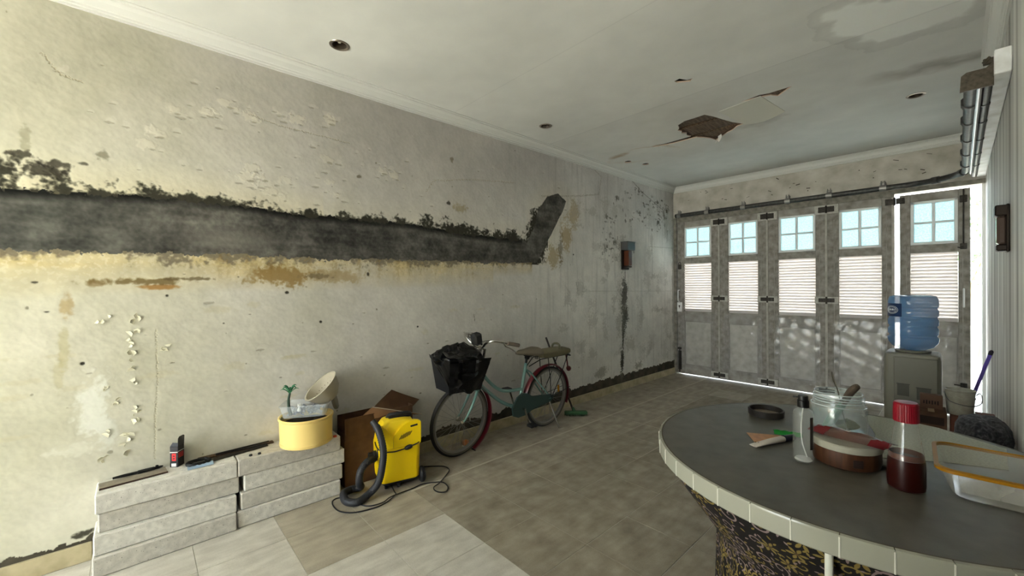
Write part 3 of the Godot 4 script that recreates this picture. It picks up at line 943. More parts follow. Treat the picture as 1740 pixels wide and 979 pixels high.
# ---------------------------------------------------------------- floor: tiles laid one by one
func build_floor() -> void:
	var floor_node := frame("floor")
	structure(floor_node, "beige stone tile floor, dirty towards the doors")
	var bed := Soup.new()
	bed.box(Vector3(-0.2, -0.052, -1.38), Vector3(6.4, 0.10, 10.44))
	put("mortar_bed", bed, mat("grout", Color8(206, 200, 186), 0.9, {"grain": "fine", "scale": 3.0}), floor_node)
	var im := noise_bytes(512, 512, 0.012, 5, 71, true)
	im.resize(1024, 512, Image.INTERPOLATE_BILINEAR)
	var veins := noise_bytes(512, 128, 0.03, 5, 72, true)
	veins.resize(1024, 512, Image.INTERPOLATE_BILINEAR)
	im.convert(Image.FORMAT_L8)
	veins.convert(Image.FORMAT_L8)
	var d := im.get_data(); var e := veins.get_data()
	var fine := noise_bytes(1024, 512, 0.2, 2, 73, true).get_data()
	for i in d.size():
		d[i] = clampi(int(d[i] * 0.35 + e[i] * 0.40 + fine[i] * 0.25), 0, 255)
	var g := Image.create_from_data(1024, 512, false, Image.FORMAT_L8, d)
	var stone := toned(g, Color8(162, 157, 147), Color8(238, 235, 227), 0.8)
	var dirt := toned(noise_bytes(512, 512, 0.014, 5, 74, true), Color8(206, 200, 190), Color8(255, 252, 244), 0.7)
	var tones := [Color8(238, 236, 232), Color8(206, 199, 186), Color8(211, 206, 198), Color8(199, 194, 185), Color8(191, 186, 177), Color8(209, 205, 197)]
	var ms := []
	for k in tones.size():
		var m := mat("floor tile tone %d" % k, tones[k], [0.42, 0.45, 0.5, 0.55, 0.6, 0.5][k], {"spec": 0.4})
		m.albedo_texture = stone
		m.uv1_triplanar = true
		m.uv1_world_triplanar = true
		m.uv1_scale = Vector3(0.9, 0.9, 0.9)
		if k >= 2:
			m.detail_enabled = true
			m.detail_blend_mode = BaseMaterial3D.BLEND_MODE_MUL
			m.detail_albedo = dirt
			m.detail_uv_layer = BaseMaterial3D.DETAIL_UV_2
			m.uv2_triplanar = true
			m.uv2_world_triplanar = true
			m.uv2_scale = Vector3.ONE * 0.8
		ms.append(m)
	var rng := RandomNumberGenerator.new()
	rng.seed = 21
	var xs := [WALL_X + 0.012]
	var x := -2.590
	while x < 3.0:
		xs.append(x)
		x += 0.4008
	var mesh_for := {}
	var z := -0.6149 + 0.4008 * 8
	while z > -6.62:
		for k in xs.size() - 1:
			var a: float = xs[k]; var b: float = xs[k + 1]
			if z > 0.61 or a > 0.7:      # outside every view from about here: one large slab does
				continue
			var w := b - a - 0.003
			var dep := minf(0.4008, z + 6.62) - 0.003
			var key := Vector2i(int(w * 1000), int(dep * 1000))
			if not mesh_for.has(key):
				var s := Soup.new()
				s.box(Vector3(0, -0.006, 0), Vector3(w, 0.012, dep), 0.0012)
				mesh_for[key] = s.mesh()
			var cz := z - 0.2004
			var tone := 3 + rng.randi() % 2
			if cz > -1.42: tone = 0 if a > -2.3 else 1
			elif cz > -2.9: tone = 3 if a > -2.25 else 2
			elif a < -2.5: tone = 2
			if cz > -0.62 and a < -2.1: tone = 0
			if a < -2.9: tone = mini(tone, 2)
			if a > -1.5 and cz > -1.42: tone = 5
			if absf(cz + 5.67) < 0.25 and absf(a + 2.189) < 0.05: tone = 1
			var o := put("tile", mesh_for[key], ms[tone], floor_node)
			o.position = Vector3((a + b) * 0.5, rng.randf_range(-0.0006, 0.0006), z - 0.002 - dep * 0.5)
		z -= 0.4008
	var band := Soup.new()
	band.box(Vector3(-2.590, -0.0045, -3.9), Vector3(0.020, 0.011, 5.0))
	tag(put("border_joint", band, mat("border joint", Color8(186, 178, 160), 0.7), floor_node), "pale joint along the border tiles")
	var rest := Soup.new()
	rest.box(Vector3(1.78, -0.006, -1.93), Vector3(1.75, 0.012, 9.34))
	rest.box(Vector3(-1.85, -0.006, 2.22), Vector3(2.5, 0.012, 3.22))
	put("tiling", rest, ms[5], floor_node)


# ---------------------------------------------------------------- five folding door leaves
const LEAF_H := 2.412

func ogee(s: Soup, x0: float, x1: float, y0: float, y1: float, z: float) -> void:    # a raised field with sloping edges
	s.box(Vector3((x0 + x1) * 0.5, (y0 + y1) * 0.5, z - 0.012), Vector3(x1 - x0, y1 - y0, 0.014))
	var i := 0.035
	var o := [Vector3(x0, y0, z - 0.005), Vector3(x1, y0, z - 0.005), Vector3(x1, y1, z - 0.005), Vector3(x0, y1, z - 0.005)]
	var f := [Vector3(x0 + i, y0 + i, z), Vector3(x1 - i, y0 + i, z), Vector3(x1 - i, y1 - i, z), Vector3(x0 + i, y1 - i, z)]
	for k in 4: s.quad(o[k], o[(k + 1) % 4], f[(k + 1) % 4], f[k])
	s.quad(f[0], f[1], f[2], f[3])

func build_doors() -> void:
	var paint := mat("grimy door paint", Color8(178, 173, 164), 0.6, {"grain": "grime", "scale": 0.9, "world": true, "bump": 0.06})
	var paint2 := mat("grimier door paint", Color8(166, 161, 152), 0.65, {"grain": "grime", "scale": 1.7, "world": true})
	var white := mat("window bead paint", Color8(236, 238, 236), 0.5)
	var field := mat("door panel paint", Color8(198, 194, 185), 0.55, {"grain": "blotch", "scale": 1.3, "world": true})
	var slat := mat("slat plastic", Color8(232, 226, 222), 0.5, {"backlight": Color(0.075, 0.070, 0.068)})
	var iron := mat("hinge iron", Color8(72, 68, 62), 0.55, {"metal": 0.5, "grain": "grime", "scale": 6.0})
	var plate := mat("hinge ground paint", Color8(206, 204, 196), 0.6, {"grain": "blotch", "scale": 4.0})
	var film := mat("clear plastic film", Color8(235, 238, 240), 0.12, {"alpha": 0.10})
	var pane_tex := toned(noise_bytes(256, 256, 0.08, 3, 81, true), Color8(176, 214, 220), Color8(255, 255, 255), 0.5)
	var glass := mat("pebbled glass", Color8(236, 248, 250), 0.3, {"backlight": Color(0.84, 0.86, 0.86)})
	glass.albedo_texture = pane_tex
	glass.uv1_triplanar = true
	glass.uv1_world_triplanar = true
	glass.uv1_scale = Vector3.ONE * 2.4
	glass.heightmap_enabled = true
	glass.heightmap_texture = grain("bump")
	glass.heightmap_scale = 0.2
	# left edge, width, and the edges of the opening of each leaf, measured from its left edge
	var leaves := [[-3.060, 0.633, 0.108, 0.522], [-2.424, 0.633, 0.130, 0.520], [-1.788, 0.655, 0.134, 0.546], [-1.130, 0.632, 0.126, 0.522], [-0.455, 0.540, 0.088, 0.452]]
	var names := ["leftmost folding door leaf with bolt and latch", "second folding door leaf from the left wall", "middle folding door leaf with a chipped louvre", "fourth folding door leaf left of the bright slit", "rightmost folding door leaf with white pull handle"]
	var rng := RandomNumberGenerator.new()
	rng.seed = 77
	for k in 5:
		var l: Array = leaves[k]
		var w: float = l[1]
		var a: float = l[2]
		var b: float = l[3]
		var o := Node3D.new()
		o.name = "door_%d" % (k + 1)
		add_child(o)
		o.position = Vector3(l[0], 0.013, DOOR_Z)
		structure(o, names[k])
		for e in [[0.0, a], [b, w]]:
			var s := Soup.new()
			s.box(Vector3((e[0] + e[1]) * 0.5, LEAF_H * 0.5, -0.02), Vector3(e[1] - e[0], LEAF_H, 0.04), 0.003)
			put("stile", s, paint2, o)
		for e in [[0.0, 0.145], [0.840, 0.995], [1.742, 1.838], [2.322, LEAF_H]]:
			var s := Soup.new()
			s.box(Vector3((a + b) * 0.5, (e[0] + e[1]) * 0.5, -0.021), Vector3(b - a, e[1] - e[0], 0.036), 0.002)
			put("rail", s, paint if e[0] != 1.742 else paint2, o)
		var p := Soup.new()
		ogee(p, a, b, 0.145, 0.840, -0.012)
		put("panel", p, field, o)
		var bead := Soup.new()
		for e in [[a, b, 0.145, 0.157], [a, b, 0.828, 0.840], [a, a + 0.012, 0.145, 0.840], [b - 0.012, b, 0.145, 0.840]]:
			bead.box(Vector3((e[0] + e[1]) * 0.5, (e[2] + e[3]) * 0.5, -0.007), Vector3(e[1] - e[0], e[3] - e[2], 0.014), 0.003)
		put("panel_bead", bead, paint, o)
		# window of four panes
		var y0 := 1.838
		var y1 := 2.322
		var f := Soup.new()
		for e in [[a, b, y0, y0 + 0.032], [a, b, y1 - 0.030, y1], [a, a + 0.030, y0, y1], [b - 0.030, b, y0, y1]]:
			f.box(Vector3((e[0] + e[1]) * 0.5, (e[2] + e[3]) * 0.5, -0.018), Vector3(e[1] - e[0], e[3] - e[2], 0.034), 0.006)
		put("window_frame", f, white, o)
		var mx := (a + b) * 0.5
		var my := (y0 + y1) * 0.5
		for e in [[Vector3(mx, my, -0.020), Vector3(0.030, y1 - y0, 0.026)], [Vector3(mx, my, -0.020), Vector3(b - a, 0.026, 0.024)]]:
			var s := Soup.new()
			s.box(e[0], e[1], 0.006)
			put("glazing_bar", s, white, o)
		for q in 4:
			var s := Soup.new()
			var cx := lerpf(a, mx, 0.5) if q % 2 == 0 else lerpf(mx, b, 0.5)
			var cy := lerpf(y0, my, 0.5) if q < 2 else lerpf(my, y1, 0.5)
			s.box(Vector3(cx, cy, -0.024), Vector3((b - a) * 0.5, (y1 - y0) * 0.5, 0.004))
			put("pane", s, glass, o)
		# louvre slats
		var n := 20
		var slat_mesh: ArrayMesh
		for q in n:
			if slat_mesh == null:
				var s := Soup.new()
				s.box(Vector3.ZERO, Vector3(b - a - 0.002, 0.061, 0.0045), 0.001, Basis(Vector3.RIGHT, 0.62))
				slat_mesh = s.mesh()
			var sl := put("slat", slat_mesh, slat, o)
			sl.position = Vector3(mx, 0.995 + 0.747 * (q + 0.5) / n, -0.020)
			sl.rotation.x = rng.randfn(0, 0.02)
			sl.rotation.z = rng.randfn(0, 0.002)
		if k < 4:
			var cs := Soup.new()
			cs.box(Vector3(w + 0.003 if k < 3 else w - 0.012, LEAF_H * 0.5, 0.005), Vector3(0.024, LEAF_H - 0.02, 0.010), 0.003)
			put("cover_strip", cs, field, o)
		for e in [a * 0.62, lerpf(b, w, 0.38)]:
			var gs := Soup.new()
			gs.box(Vector3(e, LEAF_H * 0.5 - 0.05, 0.001), Vector3(0.007, LEAF_H - 0.30, 0.004), 0.001)
			put("bead", gs, paint, o)
		# hinges on the right edge, painted ground under them
		if k < 4:
			for y in [2.352, 1.205, 0.06]:
				if k == 3 and y < 2.0: continue
				var g := Soup.new()
				for sx in [-1, 1]:
					g.box(Vector3(w + 0.004 + sx * 0.062, y, 0.002), Vector3(0.118, 0.112 if y > 2.0 else 0.086, 0.006), 0.001)
				if k != 3: put("hinge_ground", g, plate, o)
				var s := Soup.new()
				for sx in [-1, 1]:
					s.box(Vector3(w + 0.003 + sx * 0.046, y, 0.008), Vector3(0.072, 0.070 if y > 2.0 else 0.050, 0.006), 0.002)
					for i in 4: s.lathe([Vector2(0, 0.014), Vector2(0.005, 0.0135), Vector2(0.007, 0.010)], 8, Vector3(w + 0.003 + sx * (0.03 + 0.028 * (i % 2)), y - 0.015 + 0.03 * (i / 2), 0.0), Basis(Vector3.RIGHT, PI / 2))
				s.bar(Vector3(w + 0.003, y - 0.045, 0.013), Vector3(w + 0.003, y + 0.045, 0.013), 0.010)
				put("hinge", s, iron, o)
		# plastic film taped over the lower half
		var fs := Soup.new()
		var ph := rng.randf() * 6.0
		fs.sheet(22, 30, func(u, t):
			var x := lerpf(a - 0.05, b + 0.05, u); var y := lerpf(0.10, 0.96, t)
			return Vector3(x, y, 0.007 + 0.004 * sin(x * 31.0 + y * 17.0 + ph) * sin(y * 23.0 - x * 11.0 + ph) + 0.003 * absf(sin(x * 60.0 - y * 37.0 + ph))))
		put("plastic_film", fs, film, o)
	# fittings of single leaves
	var d1 := get_node("door_1")
	var s1 := Soup.new()
	s1.box(Vector3(0.035, 1.06, 0.012), Vector3(0.075, 0.15, 0.022), 0.004)
	put("lock_case", s1, white, d1)
	s1 = Soup.new()
	s1.lathe([Vector2(0, 0.027), Vector2(0.012, 0.026), Vector2(0.014, 0.022)], 14, Vector3(0.035, 1.075, 0.0), Basis(Vector3.RIGHT, PI / 2))
	s1.box(Vector3(0.035, 1.052, 0.024), Vector3(0.008, 0.03, 0.004))
	put("keyhole", s1, mat("black iron", Color8(34, 32, 30), 0.5), d1)
	s1 = Soup.new()
	s1.tube([Vector3(0.03, 1.15, 0.0), Vector3(0.03, 1.15, 0.045), Vector3(0.03, 1.17, 0.055), Vector3(0.03, 1.31, 0.055), Vector3(0.03, 1.33, 0.045), Vector3(0.03, 1.33, 0.0)], 0.008, 8)
	put("pull_handle", s1, white, d1)
	s1 = Soup.new()
	s1.box(Vector3(0.036, 0.21, 0.012), Vector3(0.050, 0.30, 0.012), 0.003)
	s1.bar(Vector3(0.036, 0.02, 0.022), Vector3(0.036, 0.42, 0.022), 0.008)
	s1.box(Vector3(0.036, 0.40, 0.026), Vector3(0.06, 0.03, 0.02), 0.004)
	put("foot_bolt", s1, iron, d1)
	s1 = Soup.new()
	s1.box(Vector3(0.040, 1.70, 0.014), Vector3(0.050, 0.075, 0.026), 0.006)
	s1.tube([Vector3(0.025, 1.735, 0.014), Vector3(0.025, 1.765, 0.014), Vector3(0.04, 1.78, 0.014), Vector3(0.055, 1.765, 0.014), Vector3(0.055, 1.735, 0.014)], 0.005, 8)
	put("padlock", s1, iron, d1)
	var d5 := get_node("door_5")
	s1 = Soup.new()
	s1.tube([Vector3(0.492, 1.16, 0.0), Vector3(0.492, 1.16, 0.045), Vector3(0.492, 1.18, 0.052), Vector3(0.492, 1.33, 0.052), Vector3(0.492, 1.35, 0.045), Vector3(0.492, 1.35, 0.0)], 0.0075, 8)
	put("pull_handle", s1, white, d5)
	s1 = Soup.new()
	s1.bar(Vector3(0.49, 1.80, 0.016), Vector3(0.49, 2.40, 0.016), 0.006)
	s1.box(Vector3(0.49, 1.80, 0.012), Vector3(0.05, 0.06, 0.022), 0.004)
	s1.box(Vector3(0.49, 2.30, 0.010), Vector3(0.055, 0.075, 0.016), 0.004)
	s1.tube([Vector3(0.49, 1.80, 0.02), Vector3(0.46, 1.785, 0.035), Vector3(0.45, 1.79, 0.04)], 0.006, 8)
	put("top_bolt", s1, iron, d5)
	s1 = Soup.new()
	s1.box(Vector3(0.49, 0.32, 0.012), Vector3(0.05, 0.07, 0.02), 0.004)
	s1.bar(Vector3(0.42, 0.33, 0.022), Vector3(0.49, 0.33, 0.022), 0.006)
	put("latch", s1, iron, d5)

# ---------------------------------------------------------------- the hanging track
func build_track() -> void:
	var steel := mat("track steel", Color8(86, 86, 84), 0.45, {"metal": 0.6, "grain": "grime", "scale": 3.0})
	var galv := mat("galvanised clamp", Color8(150, 148, 142), 0.4, {"metal": 0.7})
	var t := thing("door_track", "grey steel tube track with clamps above the folding doors, bending onto the right wall", "track", Vector3.ZERO)
	var y := 2.525
	var pts := []
	var x := -3.06
	while x < -0.42:
		pts.append(Vector3(x, y, -6.365)); x += 0.33
	for k in 11:
		var a := PI / 2 * k / 10.0
		pts.append(Vector3(-0.40 + 0.45 * sin(a), y, -5.915 - 0.45 * cos(a)))
	for z in [-5.5, -5.0, -4.5, -4.0, -3.36]: pts.append(Vector3(0.05, y, z))
	var s := Soup.new()
	s.tube(pts, 0.030, 12)
	put("tube", s, steel, t)
	var s2 := Soup.new()
	s2.bar(Vector3(0.078, 2.500, -3.36), Vector3(0.078, 2.500, -6.0), 0.013, 10)
	tag(put("thin_tube", s2, mat("bright tube", Color8(170, 170, 172), 0.25, {"metal": 0.9}), t), "thin bright steel tube")
	var s3 := Soup.new()
	s3.bar(Vector3(0.108, 2.525, -3.36), Vector3(0.108, 2.525, -6.3), 0.022, 10)
	put("tube", s3, steel, t)
	for cx in [-3.0, -2.57, -2.07, -1.53, -1.09, -0.59]:
		var c := Soup.new()
		c.tube([Vector3(cx - 0.03, y, -6.365), Vector3(cx + 0.03, y, -6.365)], 0.036, 14)
		c.box(Vector3(cx, y + 0.045, -6.385), Vector3(0.05, 0.05, 0.03), 0.003)
		c.bar(Vector3(cx - 0.014, y + 0.03, -6.365), Vector3(cx - 0.014, y + 0.085, -6.365), 0.006)
		c.bar(Vector3(cx + 0.014, y + 0.03, -6.365), Vector3(cx + 0.014, y + 0.085, -6.365), 0.006)
		put("clamp", c, galv, t)
	for cz in [-3.75, -4.15, -4.65, -5.15, -5.65]:
		var c := Soup.new()
		c.tube([Vector3(0.05, y, cz), Vector3(0.05, y, cz - 0.06)], 0.037, 14)
		c.box(Vector3(0.022, y + 0.012, cz - 0.03), Vector3(0.024, 0.05, 0.07), 0.008)
		c.tube([Vector3(0.108, y, cz - 0.05), Vector3(0.108, y, cz - 0.09)], 0.026, 12)
		c.box(Vector3(0.085, y + 0.048, cz - 0.04), Vector3(0.12, 0.012, 0.05), 0.002)
		put("clamp", c, steel, t)
	for k in [0.35, 0.8]:
		var a: float = k * PI / 2
		var c := Soup.new()
		var q := Vector3(-0.40 + 0.45 * sin(a), y, -5.915 - 0.45 * cos(a))
		var d := Vector3(cos(a), 0, sin(a))
		c.tube([q - d * 0.03, q + d * 0.03], 0.037, 14)
		put("clamp", c, steel, t)
	var e := Soup.new()
	e.prism(PackedVector2Array([Vector2(0.005, 2.475), Vector2(0.128, 2.475), Vector2(0.128, 2.60), Vector2(0.10, 2.575), Vector2(0.03, 2.575), Vector2(0.01, 2.56)]), 0.012, Transform3D(Basis.IDENTITY, Vector3(0, 0, -3.36)))
	e.box(Vector3(0.11, 2.615, -3.38), Vector3(0.04, 0.03, 0.03), 0.003)
	e.bar(Vector3(0.09, 2.605, -3.36), Vector3(0.115, 2.63, -3.36), 0.008)
	tag(put("end_plate", e, mat("end plate iron", Color8(96, 88, 76), 0.5, {"metal": 0.4, "grain": "grime", "scale": 6.0}), t), "brown iron end plate with a bolt")

# ---------------------------------------------------------------- outdoors, seen only through glass and gaps
func build_outside() -> void:
	var g := Soup.new()
	g.box(Vector3(0, -0.12, -13.6), Vector3(40, 0.2, 14.0))
	structure(put("ground_front", g, mat("pale driveway", Color8(196, 194, 186), 0.9, {"grain": "blotch", "scale": 0.4})), "pale driveway outside the folding doors")
	g = Soup.new()
	g.box(Vector3(0, -0.12, 10.85), Vector3(40, 0.2, 14.0))
	structure(put("ground_back", g, mat("pale yard", Color8(206, 206, 196), 0.9)), "pale paved yard behind the camera")
	var hedge := thing("hedge", "sunlit green bush seen through the gap beside the right wall", "bush", Vector3(0.28, 0, -11.5))
	var rng := RandomNumberGenerator.new()
	rng.seed = 4
	var s := Soup.new()
	for k in 900:
		var p := Vector3(rng.randfn(0, 0.5), rng.randf_range(1.35, 2.9), rng.randfn(0, 0.35))
		var b := Basis.from_euler(Vector3(rng.randf() * TAU, rng.randf() * TAU, 0))
		var l := rng.randf_range(0.05, 0.10)
		var q := [p, p + b * Vector3(l * 0.4, 0.01, l * 0.5), p + b * Vector3(0, 0, l), p + b * Vector3(-l * 0.4, 0.01, l * 0.5)]
		s.quad(q[0], q[1], q[2], q[3])
	var lf := put("leaves", s, mat("bush leaf", Color8(70, 140, 70), 0.5, {"backlight": Color(0.3, 0.6, 0.2)}), hedge)
	lf.set_meta("kind", "stuff")
	s = Soup.new()
	for k in 7:
		s.tube([Vector3(rng.randfn(0, 0.1), 0, rng.randfn(0, 0.1)), Vector3(rng.randfn(0, 0.25), 1.4, rng.randfn(0, 0.2)), Vector3(rng.randfn(0, 0.45), 2.6, rng.randfn(0, 0.3))], [0.025, 0.018, 0.006], 6)
	put("stem", s, mat("bush stem", Color8(110, 96, 76), 0.8), hedge)


# ---------------------------------------------------------------- objects
func build_objects() -> void:
	build_table()
	build_blocks()
	build_bicycle()
	build_cleaner()
	build_carton()
	build_tub()
	build_block_top()
	build_far_corner()
	build_table_things()
	build_wall_things()

func pad(pts: Array, at := Vector3.ZERO) -> Array:
	var o := []
	for p in pts: o.append(p + at)
	return o

func smooth(pts: Array, per := 6, closed := false) -> Array:      # a Catmull-Rom curve through the points
	var o := []
	var n := pts.size()
	for i in (n if closed else n - 1):
		var a: Vector3 = pts[(i - 1 + n) % n] if closed else pts[maxi(i - 1, 0)]
		var b: Vector3 = pts[i]
		var c: Vector3 = pts[(i + 1) % n]
		var d: Vector3 = pts[(i + 2) % n] if closed else pts[mini(i + 2, n - 1)]
		for k in per: o.append(b.cubic_interpolate(c, a, d, float(k) / per))
	if not closed: o.append(pts[n - 1])
	return o

func rounded(w: float, d: float, r: float, y: float, n := 5, off := Vector2.ZERO) -> PackedVector3Array:    # a rounded rectangle as a ring at height y
	var p := PackedVector3Array()
	for q in 4:
		var c := Vector2((w * 0.5 - r) * [1, -1, -1, 1][q], (d * 0.5 - r) * [1, 1, -1, -1][q]) + off
		for k in n + 1:
			var v := c + Vector2.from_angle(PI / 2 * (q + float(k) / n)) * r
			p.push_back(Vector3(v.x, y, v.y))
	return p

# ---------------------------------------------------------------- the round table
const TC := Vector3(-0.33, 0.0, -2.25)
const TH := 0.70

func build_table() -> void:
	var t := thing("round_table", "large round grey stone table edged with white tiles over a black and gold cloth", "table", TC)
	var stone := mat("grey terrazzo", Color8(98, 95, 85), 0.42, {"grain": "blotch", "scale": 1.4})
	var s := Soup.new()
	s.lathe([Vector2(0.0, 0.640), Vector2(0.742, 0.640), Vector2(0.742, 0.690), Vector2(0.745, 0.697), Vector2(0.741, 0.700), Vector2(0.0, 0.700)], 96)
	put("tabletop", s, stone, t, 30.0)
	s = Soup.new()
	s.lathe([Vector2(0.7415, 0.690), Vector2(0.7415, 0.7005), Vector2(0.7475, 0.7005), Vector2(0.7475, 0.690)], 96)
	put("joint_line", s, mat("dark table grout", Color8(96, 90, 76), 0.8), t)
	# white edge tiles
	var em := mat("white edge tile", Color8(158, 157, 142), 0.22, {"coat": 0.4})
	var gm := mat("edge grout", Color8(206, 204, 190), 0.7)
	var n := 40
	var tile: ArrayMesh
	for k in n:
		if tile == null:
			var e := Soup.new()
			var rings := []
			for j in 5:
				var f := (-0.5 + j / 4.0) * (TAU / n - 0.0035)
				var r := PackedVector3Array()
				for p in [Vector2(0.748, 0.632), Vector2(0.757, 0.632), Vector2(0.760, 0.636), Vector2(0.760, 0.692), Vector2(0.757, 0.699), Vector2(0.748, 0.701)]:
					r.push_back(Vector3(p.x * cos(f), p.y, p.x * sin(f)))
				rings.append(r)
			e.loft(rings)
			tile = e.mesh(30.0)
		var o := put("edge_tile", tile, em, t)
		o.rotation.y = TAU * (k + 0.3) / n
	s = Soup.new()
	for k in n:
		var f := -TAU * (k + 0.8) / n
		s.box(Vector3(0.7555 * cos(f), 0.664, 0.7555 * sin(f)), Vector3(0.012, 0.062, 0.0045), 0.001, Basis(Vector3.UP, -f))
	put("tile_grout", s, gm, t)
	# cloth wrapped round the foot, flaring up to the rim
	var prof := [Vector2(0.500, 0.004), Vector2(0.497, 0.10), Vector2(0.495, 0.28), Vector2(0.515, 0.32), Vector2(0.600, 0.43), Vector2(0.690, 0.55), Vector2(0.722, 0.60), Vector2(0.728, 0.632)]
	var rings := []
	var m := 180
	for p in prof:
		var r := PackedVector3Array()
		for j in m:
			var f := TAU * j / m
			var q: float = p.x + 0.006 * sin(f * 23.0 + p.y * 3.0) * (1.0 - p.y * 1.4) + 0.004 * sin(f * 9.0 + 1.0)
			r.push_back(Vector3(q * cos(f), p.y, q * sin(f)))
		rings.append(r)
	s = Soup.new()
	s.loft(rings, false, false)
	s.has_uv = true
	for v in s.v: s.uv.push_back(Vector2(fposmod(atan2(v.z, v.x) + 1.2, TAU) * 0.62 / 0.60, v.y / 0.60))
	for i in range(0, s.v.size(), 3):      # the seam of the pattern lies at the back
		for a in 3:
			if absf(s.uv[i + a].x - s.uv[i].x) > 3.0: s.uv[i + a].x = s.uv[i].x
	var cm := mat("black and gold printed cloth", Color.WHITE, 0.85)
	cm.albedo_texture = batik()
	put("cloth", s, cm, t, 60.0)
	s = Soup.new()
	s.bar(Vector3(0.068, 0.0, 0.737), Vector3(0.068, 0.636, 0.737), 0.011, 16)
	tag(put("post", s, mat("white pipe", Color8(214, 214, 200), 0.3), t), "slim white pipe")

func batik() -> ImageTexture:      # a repeat of curling vines, flowers and rings, gold and mauve on black
	var n := 512
	var px := PackedByteArray()
	px.resize(n * n * 3)
	var rng := RandomNumberGenerator.new()
	rng.seed = 99
	var ink := [Vector3(20, 15, 14), Vector3(128, 110, 56), Vector3(134, 116, 112), Vector3(84, 66, 38)]
	for i in n * n:
		for e in 3: px[i * 3 + e] = int(ink[0][e])
	var dab := func(x: float, y: float, r: float, c: Vector3):
		for yy in range(int(y - r), int(y + r) + 1):
			for xx in range(int(x - r), int(x + r) + 1):
				if Vector2(xx - x, yy - y).length() <= r:
					var i := (posmod(yy, n) * n + posmod(xx, n)) * 3
					for e in 3: px[i + e] = int(c[e])
	var spots := []
	for k in 400:
		var p := Vector2(rng.randf() * n, rng.randf() * n)
		var ok := true
		for q in spots:
			var d: Vector2 = (p - q[0] + Vector2(n, n) * 1.5).posmod(n) - Vector2(n, n) * 0.5
			if d.length() < 41.0: ok = false
		if ok: spots.append([p, rng.randi() % 3])
	for q in spots:
		var p: Vector2 = q[0]
		var a0 := rng.randf() * TAU
		var c: Vector3 = ink[1 + rng.randi() % 2]
		if q[1] == 0:            # flower of six petals
			for k in 6:
				for t in 12:
					var v := p + Vector2.from_angle(a0 + TAU * k / 6) * (6.0 + t * 1.6)
					dab.call(v.x, v.y, 4.6 * sin(PI * (t + 1.5) / 14.0), ink[1])
			dab.call(p.x, p.y, 5.0, ink[3])
		elif q[1] == 1:          # ring with an eye
			for t in 48:
				var v := p + Vector2(cos(a0 + TAU * t / 48) * 19.0, sin(a0 + TAU * t / 48) * 13.0)
				dab.call(v.x, v.y, 3.0, c)
			dab.call(p.x, p.y, 6.5, ink[3])
			dab.call(p.x, p.y, 3.0, ink[1])
		else:                    # a curling vine
			for t in 60:
				var f := t / 60.0
				var v := p + Vector2.from_angle(a0 + f * 7.0) * (3.0 + f * 23.0)
				dab.call(v.x, v.y, 1.6 + 1.8 * f, c)
		for k in 5:              # leaves between
			var d := Vector2.from_angle(a0 + TAU * k / 5 + 0.4)
			for t in 8:
				var v := p + d * (26.0 + t * 1.7)
				dab.call(v.x, v.y, 3.2 * sin(PI * (t + 1) / 9.0), ink[2] if k % 2 else ink[1])
	return ImageTexture.create_from_image(Image.create_from_data(n, n, false, Image.FORMAT_RGB8, px))

# ---------------------------------------------------------------- the stacks of concrete blocks
func build_blocks() -> void:
	var m := mat("aerated concrete", Color8(226, 222, 212), 0.9, {"grain": "speck", "scale": 3.4, "world": true})
	var m2 := mat("darker aerated concrete", Color8(208, 203, 192), 0.9, {"grain": "speck", "scale": 3.4, "world": true})
	var mesh_of := []
	var rng := RandomNumberGenerator.new()
	rng.seed = 41
	for k in 3:
		var s := Soup.new()
		s.box(Vector3(0, 0.0498, 0), Vector3(0.2, 0.0994, 0.598), 0.006)
		for j in 5:      # knocked corners
			var z := rng.randf_range(-0.28, 0.28)
			s.box(Vector3(0.0975, 0.098, z), Vector3(0.006, 0.003, rng.randf_range(0.01, 0.03)), 0.001)
		mesh_of.append(s.mesh())
	var rows := [[-2.875, 0.132, 0.006], [-2.893, 0.128, 0.0], [-2.920, 0.112, 0.003], [-2.906, 0.121, -0.004]]
	var rows2 := [[-2.888, 0.272, -0.012], [-2.897, 0.255, 0.006], [-2.912, 0.235, 0.003], [-2.902, 0.265, -0.005]]
	var nth := ["bottom pale concrete block of the %s stack, on the floor", "second pale concrete block from the floor in the %s stack", "third pale concrete block from the floor in the %s stack", "topmost pale concrete block of the %s stack"]
	for q in 4:
		for side in 2:
			var r: Array = rows[q] if side == 0 else rows2[q]
			var cz: float = r[1] - 0.255 if side == 0 else -1.0 + r[1]
			var t := thing("concrete_block", nth[q] % ("left" if side == 0 else "right") + (["", " under the yellow tub"][side] if q == 3 else ""), "block", Vector3(r[0] - 0.1, q * 0.1 + 0.0005, cz), r[2], "aerated concrete blocks stacked along the wall")
			put("block", mesh_of[(q + side) % 3], m if (q + side) % 2 else m2, t)

